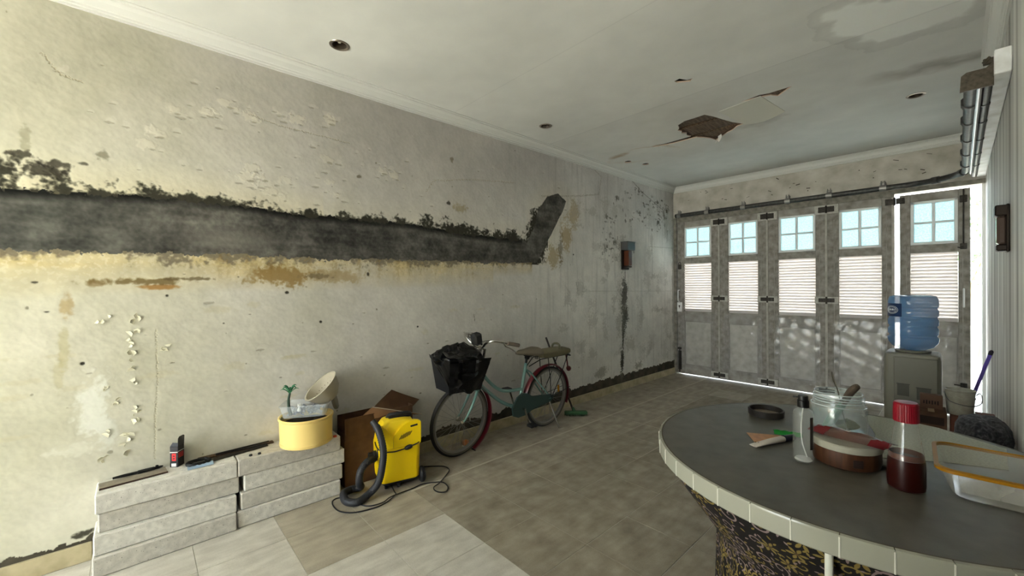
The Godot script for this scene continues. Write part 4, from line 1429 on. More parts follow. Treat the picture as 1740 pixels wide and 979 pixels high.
# ---------------------------------------------------------------- bicycle
func build_bicycle() -> void:
	var t := thing("bicycle", "mint green step-through bicycle with maroon mudguards leaning by the wall", "bicycle", Vector3(-2.86, 0, -2.0))
	t.basis = Basis(Vector3.UP, PI / 2) * Basis(Vector3.RIGHT, deg_to_rad(4.0))
	var mint := mat("mint frame paint", Color8(112, 150, 140), 0.35, {"coat": 0.4})
	var rubber := mat("tyre rubber", Color8(34, 33, 32), 0.8)
	var wall_ := mat("tyre side wall", Color8(104, 100, 91), 0.7)
	var alu := mat("dull rim", Color8(150, 148, 142), 0.35, {"metal": 0.8})
	var chrome := mat("chrome", Color8(200, 198, 192), 0.18, {"metal": 1.0})
	var maroon := mat("maroon mudguard", Color8(104, 26, 40), 0.3, {"coat": 0.5})
	var black := mat("black plastic", Color8(26, 26, 27), 0.5)
	for k in 2:
		var hub := Vector3(0.0, 0.305, 0.0) if k == 0 else Vector3(1.07, 0.305, 0.0)
		var w := Node3D.new()
		w.name = "wheel" if k == 0 else "wheel_001"
		t.add_child(w)
		w.position = hub
		w.rotation.x = PI / 2       # lathes turn about y; the axle lies along z
		if k == 0: w.basis = Basis(Vector3.UP, 0.06) * Basis(Vector3.RIGHT, PI / 2)
		var s := Soup.new()
		s.lathe([Vector2(0.286, -0.017), Vector2(0.297, -0.017), Vector2(0.304, -0.008), Vector2(0.3055, 0.0), Vector2(0.304, 0.008), Vector2(0.297, 0.017), Vector2(0.286, 0.017)], 64)
		put("tyre", s, rubber, w)
		s = Soup.new()
		s.lathe([Vector2(0.272, -0.0155), Vector2(0.287, -0.0175), Vector2(0.2875, 0.0175), Vector2(0.272, 0.0155)], 64)
		put("tyre_wall", s, wall_, w)
		s = Soup.new()
		s.lathe([Vector2(0.258, -0.012), Vector2(0.275, -0.014), Vector2(0.275, 0.014), Vector2(0.258, 0.012), Vector2(0.258, -0.012)], 64)
		put("rim", s, alu, w)
		s = Soup.new()
		s.lathe([Vector2(0, -0.05), Vector2(0.008, -0.05), Vector2(0.008, -0.033), Vector2(0.022, -0.032), Vector2(0.022, -0.028), Vector2(0.013, -0.02), Vector2(0.013, 0.02), Vector2(0.022, 0.028), Vector2(0.022, 0.032), Vector2(0.008, 0.033), Vector2(0.008, 0.05), Vector2(0, 0.05)], 20)
		put("hub", s, chrome, w)
		s = Soup.new()
		for j in 32:
			var f := TAU * j / 32
			var g: float = f + [0.9, -0.9][(j / 2) % 2]
			var y := 0.03 if j % 2 else -0.03
			s.bar(Vector3(0.02 * cos(g), y, 0.02 * sin(g)), Vector3(0.26 * cos(f), 0.0, 0.26 * sin(f)), 0.0014, 5)
		put("spokes", s, alu, w)
	# frame
	var s := Soup.new()
	s.bar(Vector3(0.150, 0.560, 0), Vector3(0.225, 0.800, 0), 0.019, 14)                # head tube
	s.tube(smooth([Vector3(0.205, 0.700, 0), Vector3(0.27, 0.610, 0), Vector3(0.40, 0.502, 0), Vector3(0.52, 0.458, 0), Vector3(0.705, 0.445, 0)], 6), 0.0155, 12)
	s.tube(smooth([Vector3(0.170, 0.605, 0), Vector3(0.25, 0.525, 0), Vector3(0.43, 0.385, 0), Vector3(0.56, 0.315, 0), Vector3(0.675, 0.285, 0)], 6), 0.0165, 12)
	s.bar(Vector3(0.680, 0.275, 0), Vector3(0.752, 0.690, 0), 0.0155, 12)                # seat tube
	for z in [-1, 1]:
		s.tube([Vector3(0.740, 0.635, 0.012 * z), Vector3(0.79, 0.60, 0.03 * z), Vector3(1.07, 0.305, 0.055 * z)], 0.0075, 8)
		s.tube([Vector3(0.680, 0.275, 0.02 * z), Vector3(0.76, 0.285, 0.04 * z), Vector3(1.07, 0.305, 0.055 * z)], 0.009, 8)
	s.bar(Vector3(0.68, 0.275, -0.04), Vector3(0.68, 0.275, 0.04), 0.021, 16)
	put("frame", s, mint, t)
	s = Soup.new()
	for z in [-1, 1]:
		s.tube(smooth([Vector3(0.145, 0.545, 0.02 * z), Vector3(0.135, 0.53, 0.042 * z), Vector3(0.085, 0.43, 0.05 * z), Vector3(0.035, 0.345, 0.05 * z), Vector3(-0.002, 0.303, 0.05 * z)], 4), [0.013, 0.013, 0.013, 0.013, 0.013, 0.012, 0.012, 0.012, 0.011, 0.011, 0.010, 0.010, 0.009, 0.009, 0.008, 0.008, 0.007], 10)
	s.box(Vector3(0.142, 0.545, 0), Vector3(0.045, 0.03, 0.10), 0.01, Basis(Vector3.BACK, -0.3))
	put("fork", s, mint, t)
	# mudguards
	for k in 2:
		var hub := Vector3(0.0, 0.305, 0.0) if k == 0 else Vector3(1.07, 0.305, 0.0)
		var a0 := deg_to_rad(95.0 if k == 0 else 222.0)
		var a1 := deg_to_rad(-62.0 if k == 0 else -22.0)
		if k == 1: a0 = deg_to_rad(196.0)
		var e := Soup.new()
		e.sheet(6, 40, func(u, v):
			var f := lerpf(a0, a1, v)
			var r := 0.322 + 0.012 * cos((u - 0.5) * PI)
			return hub + Vector3(cos(f) * r, sin(f) * r, (u - 0.5) * 0.056), 0.0015)
		put("mudguard", e, maroon, t, 60.0)
		if k == 0:
			e = Soup.new()
			e.box(hub + Vector3(0.165, -0.335, 0), Vector3(0.012, 0.09, 0.055), 0.003, Basis(Vector3.BACK, 0.35))
			put("mud_flap", e, black, t)
	# handlebar, grips, levers
	s = Soup.new()
	s.bar(Vector3(0.222, 0.79, 0), Vector3(0.238, 0.885, 0), 0.012, 10)
	s.bar(Vector3(0.238, 0.885, 0), Vector3(0.185, 0.90, 0), 0.013, 10)
	for z in [-1, 1]:
		s.tube(smooth([Vector3(0.185, 0.90, 0), Vector3(0.165, 0.915, 0.06 * z), Vector3(0.140, 0.968, 0.14 * z), Vector3(0.165, 0.992, 0.20 * z), Vector3(0.25, 0.978, 0.245 * z), Vector3(0.39, 0.945, 0.265 * z)], 6), 0.0105, 10)
	put("handlebar", s, chrome, t)
	for z in [-1, 1]:
		s = Soup.new()
		s.bar(Vector3(0.275, 0.971, 0.250 * z), Vector3(0.392, 0.944, 0.266 * z), 0.0165, 12)
		put("grip", s, mat("worn grip rubber", Color8(112, 100, 86), 0.7), t)
		s = Soup.new()
		s.tube([Vector3(0.235, 0.978, 0.245 * z), Vector3(0.245, 0.950, 0.26 * z), Vector3(0.30, 0.925, 0.27 * z), Vector3(0.355, 0.890, 0.275 * z)], 0.006, 8)
		put("brake_lever", s, chrome, t)
	s = Soup.new()
	s.tube(smooth([Vector3(0.225, 0.975, 0.24), Vector3(0.12, 0.99, 0.15), Vector3(0.10, 0.90, 0.05), Vector3(0.16, 0.70, 0.03), Vector3(0.14, 0.56, 0.02)], 6), 0.0025, 6)
	put("brake_cable", s, black, t)
	# saddle
	s = Soup.new()
	var rings := []
	for q in [[0.0, 0.012, 0.010], [0.04, 0.030, 0.020], [0.12, 0.042, 0.026], [0.18, 0.075, 0.032], [0.24, 0.098, 0.036], [0.29, 0.088, 0.032], [0.315, 0.045, 0.018]]:
		var r := PackedVector3Array()
		for j in 16:
			var f := TAU * j / 16
			r.push_back(Vector3(0.615 + q[0], 0.800 - q[0] * 0.06 + sin(f) * q[2] * (1.45 if sin(f) > 0 else 1.0), cos(f) * q[1]))
		rings.append(r)
	s.loft(rings)
	put("saddle", s, mat("worn brown vinyl", Color8(112, 104, 88), 0.6, {"bump": 0.05}), t, 60.0)
	s = Soup.new()
	s.bar(Vector3(0.750, 0.68, 0), Vector3(0.765, 0.775, 0), 0.012, 10)
	for z in [-1, 1]: s.tube([Vector3(0.70, 0.772, 0.02 * z), Vector3(0.76, 0.762, 0.035 * z), Vector3(0.86, 0.765, 0.05 * z)], 0.0045, 6)
	for z in [-1, 1]: s.tube(_spring(Vector3(0.85, 0.735, 0.045 * z), 0.016, 0.04), 0.0032, 5)
	s.lathe([Vector2(0.0, 0.0), Vector2(0.024, 0.0), Vector2(0.024, 0.024), Vector2(0.0, 0.024)], 14, Vector3(0.765, 0.745, -0.012), Basis(Vector3.RIGHT, PI / 2))
	put("seat_post", s, black, t)
	# rear seat pad on its carrier
	s = Soup.new()
	rings = []
	for q in [[0.0, 0.05, 0.004], [0.015, 0.075, 0.018], [0.10, 0.088, 0.024], [0.34, 0.088, 0.024], [0.42, 0.076, 0.018], [0.435, 0.05, 0.004]]:
		var r := PackedVector3Array()
		for j in 16:
			var f := TAU * j / 16
			r.push_back(Vector3(0.905 + q[0], 0.752 + 0.01 * q[0] + signf(sin(f)) * pow(absf(sin(f)), 0.5) * q[2] * 1.5, signf(cos(f)) * pow(absf(cos(f)), 0.5) * q[1]))
		rings.append(r)
	s.loft(rings)
	put("rear_seat", s, mat("faded brown pad", Color8(108, 102, 78), 0.75, {"bump": 0.05}), t)
	s = Soup.new()
	s.tube(smooth([Vector3(1.17, 0.765, 0.05), Vector3(1.18, 0.82, 0.045), Vector3(1.185, 0.838, 0.0), Vector3(1.18, 0.82, -0.045), Vector3(1.17, 0.765, -0.05)], 5), 0.011, 8)
	put("seat_handle", s, mat("faded brown pad", Color8(108, 102, 78)), t)
	s = Soup.new()
	for z in [-1, 1]:
		s.tube([Vector3(0.78, 0.655, 0.015 * z), Vector3(0.90, 0.718, 0.055 * z), Vector3(1.32, 0.722, 0.06 * z), Vector3(1.36, 0.70, 0.05 * z)], 0.005, 6)
		s.tube([Vector3(1.30, 0.72, 0.06 * z), Vector3(1.20, 0.52, 0.065 * z), Vector3(1.075, 0.305, 0.062 * z)], 0.0045, 6)
		s.tube([Vector3(1.00, 0.718, 0.06 * z), Vector3(1.04, 0.5, 0.065 * z), Vector3(1.07, 0.305, 0.062 * z)], 0.0045, 6)
		s.tube([Vector3(1.07, 0.305, 0.06 * z), Vector3(1.395, 0.36, 0.035 * z)], 0.003, 6)
	s.bar(Vector3(1.35, 0.70, -0.05), Vector3(1.35, 0.70, 0.05), 0.005)
	put("carrier", s, black, t)
	s = Soup.new()
	s.tube([Vector3(1.345, 0.70, 0.0), Vector3(1.375, 0.60, 0.0), Vector3(1.385, 0.55, 0.0)], 0.008, 8)
	s.lathe([Vector2(0.0, 0.018), Vector2(0.022, 0.012), Vector2(0.028, 0.0), Vector2(0.028, -0.012), Vector2(0.0, -0.014)], 18, Vector3(1.405, 0.545, 0.0), Basis(Vector3.BACK, -PI / 2))
	put("tail_lamp", s, mat("dull red lens", Color8(84, 30, 28), 0.3), t)
	# chain case, crank, pedals
	s = Soup.new()
	s.prism(PackedVector2Array([Vector2(0.540, 0.300), Vector2(0.600, 0.395), Vector2(0.665, 0.425), Vector2(0.735, 0.410), Vector2(0.80, 0.37), Vector2(1.06, 0.345), Vector2(1.11, 0.315), Vector2(1.07, 0.270), Vector2(0.80, 0.235), Vector2(0.72, 0.205), Vector2(0.62, 0.200), Vector2(0.56, 0.225)]), 0.016, Transform3D(Basis.IDENTITY, Vector3(0, 0, 0.046)))
	put("chain_case", s, mat("dull green chain case", Color8(48, 68, 64), 0.4), t)
	s = Soup.new()
	s.bar(Vector3(0.68, 0.275, 0.04), Vector3(0.68, 0.275, 0.09), 0.010, 10)
	s.bar(Vector3(0.68, 0.275, 0.082), Vector3(0.735, 0.125, 0.092), 0.009, 8)
	put("crank", s, chrome, t)
	s = Soup.new()
	s.bar(Vector3(0.68, 0.275, -0.04), Vector3(0.68, 0.275, -0.07), 0.010, 10)
	s.bar(Vector3(0.68, 0.275, -0.07), Vector3(0.625, 0.425, -0.08), 0.009, 8)
	put("crank", s, chrome, t)
	for e in [Vector3(0.735, 0.125, 0.135), Vector3(0.625, 0.425, -0.12)]:
		s = Soup.new()
		s.box(e, Vector3(0.085, 0.024, 0.07), 0.005)
		s.bar(e + Vector3(0, 0, -0.05), e + Vector3(0, 0, 0.05), 0.006)
		put("pedal", s, black, t)
	s = Soup.new()
	s.tube([Vector3(1.05, 0.285, 0.05), Vector3(1.065, 0.20, 0.085), Vector3(1.115, 0.006, 0.150)], 0.008, 8)
	s.tube([Vector3(1.115, 0.010, 0.150), Vector3(1.15, 0.006, 0.158)], 0.007, 8)
	put("kickstand", s, chrome, t)
	s = Soup.new()
	s.box(Vector3(1.235, 0.36, 0.010), Vector3(0.028, 0.075, 0.008), 0.003, Basis(Vector3.BACK, 0.12))
	put("wheel_reflector", s, mat("amber reflector", Color8(190, 130, 44), 0.25), t)
	# front basket
	var bm := mat("black basket plastic", Color8(24, 24, 26), 0.5)
	s = Soup.new()
	var bot := [Vector3(-0.18, 0.585, -0.10), Vector3(0.125, 0.570, -0.10), Vector3(0.125, 0.570, 0.10), Vector3(-0.18, 0.585, 0.10)]
	var top := [Vector3(-0.215, 0.850, -0.145), Vector3(0.165, 0.820, -0.145), Vector3(0.165, 0.820, 0.145), Vector3(-0.215, 0.850, 0.145)]
	for k in 4:
		var a: Vector3 = bot[k]; var b: Vector3 = bot[(k + 1) % 4]; var c: Vector3 = top[(k + 1) % 4]; var d: Vector3 = top[k]
		s.sheet(2, 2, func(u, v): return a.lerp(b, u).lerp(d.lerp(c, u), v), 0.004)
		s.bar(d, c, 0.009, 8)
		for j in 6: s.bar(a.lerp(b, (j + 0.5) / 6.0), d.lerp(c, (j + 0.5) / 6.0), 0.0035, 6)
	s.sheet(1, 1, func(u, v): return bot[0].lerp(bot[1], u).lerp(bot[3].lerp(bot[2], u), v), 0.006)
	s.bar(Vector3(0.13, 0.60, 0), Vector3(0.17, 0.62, 0), 0.012)
	put("basket", s, bm, t)
	s = Soup.new()
	s.tube([Vector3(0.185, 0.93, 0.02), Vector3(0.165, 0.955, 0.02), Vector3(0.150, 0.965, 0.02)], 0.010, 8)
	s.box(Vector3(0.125, 0.985, 0.02), Vector3(0.085, 0.105, 0.08), 0.018, Basis(Vector3.BACK, 0.2))
	tag(put("phone_pouch", s, mat("black nylon", Color8(34, 33, 32), 0.8), t), "black upright pouch above the basket")
	# black bin bag stuffed into the basket: a thing of its own
	var bag := thing("bin_bag", "shiny black plastic bag bulging out of the bicycle basket", "bag", t.transform * Vector3(-0.02, 0.80, 0.01))
	s = Soup.new()
	var nz := FastNoiseLite.new()
	nz.seed = 8; nz.frequency = 5.0
	rings = []
	for i in 15:
		var v := float(i) / 14
		var r := PackedVector3Array()
		for j in 30:
			var f := TAU * j / 30
			var q := sin(PI * clampf(v * 0.97 + 0.02, 0.0, 1.0))
			var p := Vector3(cos(f) * 0.175 * q - 0.01, -0.06 + v * 0.225, sin(f) * 0.215 * q + 0.025)
			r.push_back(p * (1.0 + 0.32 * nz.get_noise_3dv(p * 3.0)) + Vector3(0, 0.02 * nz.get_noise_3dv(p * 6.0), 0))
		rings.append(r)
	s.loft(rings)
	var pb := mat("black bin bag", Color8(9, 9, 10), 0.22, {"spec": 0.4})
	put("bag", s, pb, bag, 40.0)
	s = Soup.new()      # the flap that hangs over the near rim
	s.sheet(8, 10, func(u, v):
		var p := Vector3(0.155 + 0.02 * sin(u * 9.0) + 0.012 * v, 0.035 - 0.24 * v * (1.0 - 0.55 * u) , lerpf(0.215, -0.06, u) + 0.02 * v)
		return p + Vector3(0.01 * nz.get_noise_3dv(p * 4.0), 0, 0), 0.001)
	put("flap", s, pb, bag, 25.0)
	s = Soup.new()      # the side that hangs down over the near face of the basket
	s.sheet(16, 14, func(u, v):
		var p := t.transform * Vector3(lerpf(lerpf(-0.235, 0.185, u), lerpf(-0.19, 0.14, u), v), lerpf(0.872 - 0.028 * u, 0.575 + 0.035 * sin(u * 8.0) + 0.03 * u, v), lerpf(0.158, 0.116, v)) - bag.position
		return p + Vector3(0.009 * nz.get_noise_3dv(p * 3.0) + 0.004 * nz.get_noise_3dv(p * 9.0), 0, 0), 0.001)
	put("drape", s, pb, bag, 25.0)
	s = Soup.new()      # pointed corner over the front face
	s.sheet(10, 10, func(u, v):
		var p := t.transform * Vector3(lerpf(-0.228, -0.198, v) - 0.012, lerpf(0.868, 0.62 + 0.2 * (1.0 - u), v), lerpf(-0.14, 0.165, u)) - bag.position
		return p + Vector3(0, 0, 0.008 * nz.get_noise_3dv(p * 4.0)), 0.001)
	put("drape", s, pb, bag, 25.0)
	s = Soup.new()
	s.tube(smooth([Vector3(0.05, 0.12, 0.03), Vector3(0.10, 0.10, 0.06), Vector3(0.13, 0.06, 0.08), Vector3(0.16, 0.05, 0.13)], 5), [0.012, 0.014, 0.016, 0.018, 0.02, 0.02, 0.02, 0.018, 0.018, 0.018, 0.02, 0.022, 0.024, 0.022, 0.018, 0.010], 9, false, true, 0.5)
	put("knot", s, pb, bag)

func _spring(at: Vector3, r: float, h: float) -> Array:
	var o := []
	for k in 33: o.append(at + Vector3(cos(k * 0.8) * r, h * k / 32.0 - h * 0.2, sin(k * 0.8) * r))
	return o


# ---------------------------------------------------------------- yellow carpet cleaner
func build_cleaner() -> void:
	var turn := deg_to_rad(76.5)
	var t := thing("carpet_cleaner", "yellow wheeled carpet cleaner with black hose and cord", "vacuum", Vector3(-2.800, 0, -1.400), turn)
	var inv := t.transform.affine_inverse()
	var yel := mat("yellow plastic", Color8(244, 206, 8), 0.38, {"spec": 0.45})
	var yel2 := mat("yellow plastic lid", Color8(250, 216, 40), 0.38)
	var blk := mat("cleaner black plastic", Color8(30, 30, 32), 0.5)
	var hose := mat("black ribbed hose", Color8(44, 45, 48), 0.5)
	# lower tank (local: x to the right in the photograph, z to the front)
	var s := Soup.new()
	s.loft([rounded(0.262, 0.235, 0.030, 0.050), rounded(0.276, 0.245, 0.034, 0.056), rounded(0.284, 0.252, 0.036, 0.115), rounded(0.280, 0.249, 0.036, 0.118), rounded(0.292, 0.258, 0.040, 0.22), rounded(0.298, 0.262, 0.042, 0.285), rounded(0.292, 0.258, 0.040, 0.290)])
	put("tank", s, yel, t)
	# upper housing: a recessed core and raised shells that meet in a V
	s = Soup.new()
	s.loft([rounded(0.262, 0.232, 0.040, 0.286), rounded(0.268, 0.236, 0.042, 0.30), rounded(0.262, 0.230, 0.044, 0.37), rounded(0.238, 0.206, 0.046, 0.43), rounded(0.20, 0.17, 0.050, 0.462), rounded(0.12, 0.10, 0.04, 0.474), rounded(0.06, 0.05, 0.02, 0.476)])
	put("housing", s, yel2, t)
	var right_arch := PackedVector2Array([Vector2(-0.050, 0.293), Vector2(0.118, 0.293), Vector2(0.140, 0.300), Vector2(0.146, 0.32), Vector2(0.146, 0.448), Vector2(0.135, 0.462), Vector2(0.105, 0.469), Vector2(0.075, 0.467), Vector2(0.045, 0.458), Vector2(0.018, 0.444), Vector2(-0.006, 0.425), Vector2(-0.026, 0.402), Vector2(-0.040, 0.384), Vector2(-0.050, 0.362)])
	var left_arch := PackedVector2Array([Vector2(-0.146, 0.300), Vector2(-0.125, 0.293), Vector2(-0.053, 0.293), Vector2(-0.053, 0.360), Vector2(-0.066, 0.388), Vector2(-0.086, 0.416), Vector2(-0.110, 0.440), Vector2(-0.135, 0.455), Vector2(-0.146, 0.452)])
	var side_arch := PackedVector2Array([Vector2(-0.10, 0.293), Vector2(0.115, 0.293), Vector2(0.126, 0.300), Vector2(0.126, 0.450), Vector2(0.10, 0.455), Vector2(0.05, 0.440), Vector2(0.0, 0.405), Vector2(-0.05, 0.350), Vector2(-0.08, 0.315)])
	for e in [[right_arch, Transform3D(Basis.IDENTITY, Vector3(0, 0, 0.101))], [left_arch, Transform3D(Basis.IDENTITY, Vector3(0, 0, 0.099))], [side_arch, Transform3D(Basis(Vector3.UP, -PI / 2), Vector3(-0.118, 0, 0.0))], [side_arch, Transform3D(Basis(Vector3.UP, -PI / 2), Vector3(0.146, 0, 0.0))]]:
		s = Soup.new()
		s.prism(e[0], 0.029, e[1])
		put("shell", s, yel, t, 50.0)
	s = Soup.new()
	for j in 6:      # slanting vents in the front shell
		s.box(Vector3(0.000 + j * 0.0140, 0.362 + j * 0.004, 0.1305), Vector3(0.0048, 0.050 - absf(j - 2.5) * 0.006, 0.002), 0.0, Basis(Vector3.BACK, -0.62))
	put("vents", s, blk, t)
	s = Soup.new()
	s.box(Vector3(0.096, 0.432, 0.1305), Vector3(0.052, 0.013, 0.003), 0.002, Basis(Vector3.BACK, 0.12))
	put("badge", s, blk, t)
	s = Soup.new()
	s.tube(smooth([Vector3(-0.06, 0.465, -0.03), Vector3(-0.05, 0.492, 0.0), Vector3(0.0, 0.500, 0.02), Vector3(0.06, 0.498, 0.02), Vector3(0.10, 0.485, 0.0), Vector3(0.105, 0.455, -0.03)], 5), 0.014, 10)
	s.box(Vector3(0.02, 0.474, -0.02), Vector3(0.16, 0.014, 0.10), 0.006)
	put("carry_handle", s, blk, t)
	s = Soup.new()      # base, castors, wheels
	s.loft([rounded(0.23, 0.20, 0.03, 0.026), rounded(0.262, 0.235, 0.03, 0.051)])
	put("base", s, blk, t)
	for e in [Vector3(0.158, 0.056, 0.100), Vector3(0.146, 0.056, -0.075)]:
		s = Soup.new()
		s.lathe([Vector2(0, -0.020), Vector2(0.042, -0.020), Vector2(0.054, -0.010), Vector2(0.056, 0.0), Vector2(0.054, 0.010), Vector2(0.042, 0.020), Vector2(0, 0.020)], 28, e, Basis(Vector3.BACK, PI / 2))
		put("wheel", s, blk, t)
	for e in [Vector3(-0.095, 0.018, 0.085), Vector3(-0.010, 0.018, 0.098), Vector3(-0.095, 0.018, -0.08)]:
		s = Soup.new()
		s.lathe([Vector2(0, -0.010), Vector2(0.016, -0.010), Vector2(0.018, -0.006), Vector2(0.018, 0.006), Vector2(0.016, 0.010), Vector2(0, 0.010)], 16, e, Basis(Vector3.BACK, PI / 2))
		s.box(e + Vector3(0, 0.016, 0), Vector3(0.03, 0.02, 0.03), 0.005)
		put("castor", s, blk, t)
	# hose port and latch on the left side
	s = Soup.new()
	s.lathe([Vector2(0.0, 0.0), Vector2(0.036, 0.0), Vector2(0.036, 0.022), Vector2(0.028, 0.026), Vector2(0.028, 0.055), Vector2(0.0, 0.056)], 20, Vector3(-0.146, 0.225, 0.02), Basis(Vector3.BACK, PI / 2))
	s.box(Vector3(-0.1495, 0.262, 0.085), Vector3(0.010, 0.055, 0.018), 0.003)
	put("hose_port", s, blk, t)
	# hose (world points turned into the cleaner's own frame)
	s = Soup.new()
	var path := [inv * Vector3(-2.745, 0.515, -1.19), Vector3.ZERO]
	path.clear()
	for p in [Vector3(-2.742, 0.500, -1.195), Vector3(-2.685, 0.440, -1.213), Vector3(-2.645, 0.319, -1.225), Vector3(-2.633, 0.209, -1.210), Vector3(-2.645, 0.107, -1.185), Vector3(-2.680, 0.038, -1.135), Vector3(-2.655, 0.026, -1.050), Vector3(-2.715, 0.026, -1.000), Vector3(-2.800, 0.040, -1.015), Vector3(-2.840, 0.030, -1.085), Vector3(-2.790, 0.050, -1.125), Vector3(-2.735, 0.110, -1.095), Vector3(-2.722, 0.190, -1.100), Vector3(-2.738, 0.232, -1.155), Vector3(-2.770, 0.226, -1.215)]:
		path.append(inv * p)
	var fine := smooth(path, 16)
	var rr := []
	for k in fine.size(): rr.append(0.0235 + (0.0018 if k % 2 else -0.0008))
	for k in 10: rr[k] = 0.021
	s.tube(fine, rr, 14)
	put("hose", s, hose, t, 50.0)
	# mains cord: across the front, then over the floor
	s = Soup.new()
	var front := []
	for p in [Vector3(-0.158, 0.325, 0.03), Vector3(-0.156, 0.305, 0.09), Vector3(-0.128, 0.288, 0.136), Vector3(-0.06, 0.272, 0.136), Vector3(0.0, 0.276, 0.137), Vector3(0.06, 0.287, 0.137), Vector3(0.125, 0.304, 0.134), Vector3(0.156, 0.312, 0.08)]: front.append(p)
	s.tube(smooth(front, 5), 0.0042, 7)
	s.lathe([Vector2(0, -0.030), Vector2(0.010, -0.026), Vector2(0.016, -0.010), Vector2(0.016, 0.010), Vector2(0.010, 0.026), Vector2(0, 0.030)], 14, Vector3(0.052, 0.286, 0.140), Basis(Vector3.BACK, -1.35))
	var fl := []
	for p in [Vector3(-2.76, 0.04, -1.32), Vector3(-2.654, 0.006, -1.308), Vector3(-2.614, 0.006, -1.298), Vector3(-2.574, 0.006, -1.239), Vector3(-2.557, 0.006, -1.203), Vector3(-2.546, 0.006, -1.126), Vector3(-2.576, 0.006, -1.009), Vector3(-2.644, 0.006, -0.943), Vector3(-2.732, 0.006, -0.929), Vector3(-2.812, 0.006, -0.945), Vector3(-2.835, 0.006, -0.985), Vector3(-2.79, 0.006, -1.03), Vector3(-2.70, 0.006, -1.055), Vector3(-2.600, 0.006, -1.09), Vector3(-2.560, 0.012, -1.175), Vector3(-2.590, 0.014, -1.255), Vector3(-2.606, 0.006, -1.414), Vector3(-2.614, 0.006, -1.503), Vector3(-2.574, 0.006, -1.588), Vector3(-2.531, 0.006, -1.628), Vector3(-2.453, 0.006, -1.616), Vector3(-2.407, 0.006, -1.570), Vector3(-2.431, 0.006, -1.531), Vector3(-2.469, 0.010, -1.518), Vector3(-2.505, 0.014, -1.534), Vector3(-2.537, 0.010, -1.598), Vector3(-2.598, 0.006, -1.683), Vector3(-2.667, 0.006, -1.770), Vector3(-2.733, 0.006, -1.784), Vector3(-2.791, 0.006, -1.747), Vector3(-2.86, 0.02, -1.60)]:
		fl.append(inv * p)
	s.tube(smooth(fl, 5), 0.0042, 7)
	put("power_cord", s, blk, t)

# ---------------------------------------------------------------- torn cardboard box behind the cleaner
func build_carton() -> void:
	var card := mat("brown cardboard", Color8(98, 70, 49), 0.85, {"grain": "blotch", "scale": 2.0})
	var t := thing("cardboard_box", "torn brown cardboard box standing open behind the yellow cleaner", "box", Vector3(-3.0, 0, -1.33))
	var s := Soup.new()
	var x0 := -0.085; var x1 := 0.055; var z0 := -0.28; var z1 := 0.252; var h := 0.49
	s.box(Vector3(x1, h * 0.5, (z0 + z1) * 0.5), Vector3(0.005, h, z1 - z0))
	s.box(Vector3(x0, h * 0.5, (z0 + z1) * 0.5), Vector3(0.005, h, z1 - z0))
	s.box(Vector3((x0 + x1) * 0.5, h * 0.5, z0), Vector3(x1 - x0, h, 0.005))
	s.box(Vector3((x0 + x1) * 0.5, 0.19, z1), Vector3(x1 - x0, 0.38, 0.005))
	s.box(Vector3((x0 + x1) * 0.5, 0.004, (z0 + z1) * 0.5), Vector3(x1 - x0, 0.006, z1 - z0))
	put("body", s, card, t)
	var o := Vector3(3.0, 0, 1.33)
	var flaps := [
		[Vector3(-2.975, 0.520, -1.300), Vector3(-2.975, 0.440, -1.590), Vector3(-3.080, 0.474, -1.755), Vector3(-3.080, 0.607, -1.502), "dark tilted flap"],
		[Vector3(-2.965, 0.500, -1.25), Vector3(-2.960, 0.452, -1.559), Vector3(-3.015, 0.493, -1.649), Vector3(-3.010, 0.566, -1.430), ""],
		[Vector3(-2.948, 0.458, -1.180), Vector3(-2.948, 0.420, -1.58), Vector3(-2.948, 0.393, -1.697), Vector3(-2.945, 0.537, -1.279), "front flap with a pale torn edge"],
	]
	for f in flaps:
		s = Soup.new()
		s.sheet(6, 4, func(u, v):
			var a: Vector3 = f[0]; var b: Vector3 = f[1]; var c: Vector3 = f[2]; var d: Vector3 = f[3]
			return a.lerp(b, u).lerp(d.lerp(c, u), v) + o + Vector3(0.006 * sin(u * 5.0), 0.004 * sin(v * 4.0 + u * 3.0), 0), 0.005)
		tag(put("flap", s, mat("lighter cardboard", Color8(146, 110, 82), 0.85) if f[4].begins_with("front") else card, t), f[4])
	s = Soup.new()
	s.bar(o + Vector3(-2.943, 0.539, -1.279), o + Vector3(-2.945, 0.396, -1.697), 0.0035, 6)
	put("torn_edge", s, mat("pale torn card", Color8(206, 190, 168), 0.9), t)
	s = Soup.new()      # ripped strip at the left corner
	s.sheet(3, 6, func(u, v): return Vector3(x1 - 0.01 + 0.03 * sin(v * 3.0) * u, 0.30 + 0.17 * v, z1 - 0.01 + 0.014 * u * (1.0 - v * 0.6)), 0.004)
	put("ripped_strip", s, card, t)

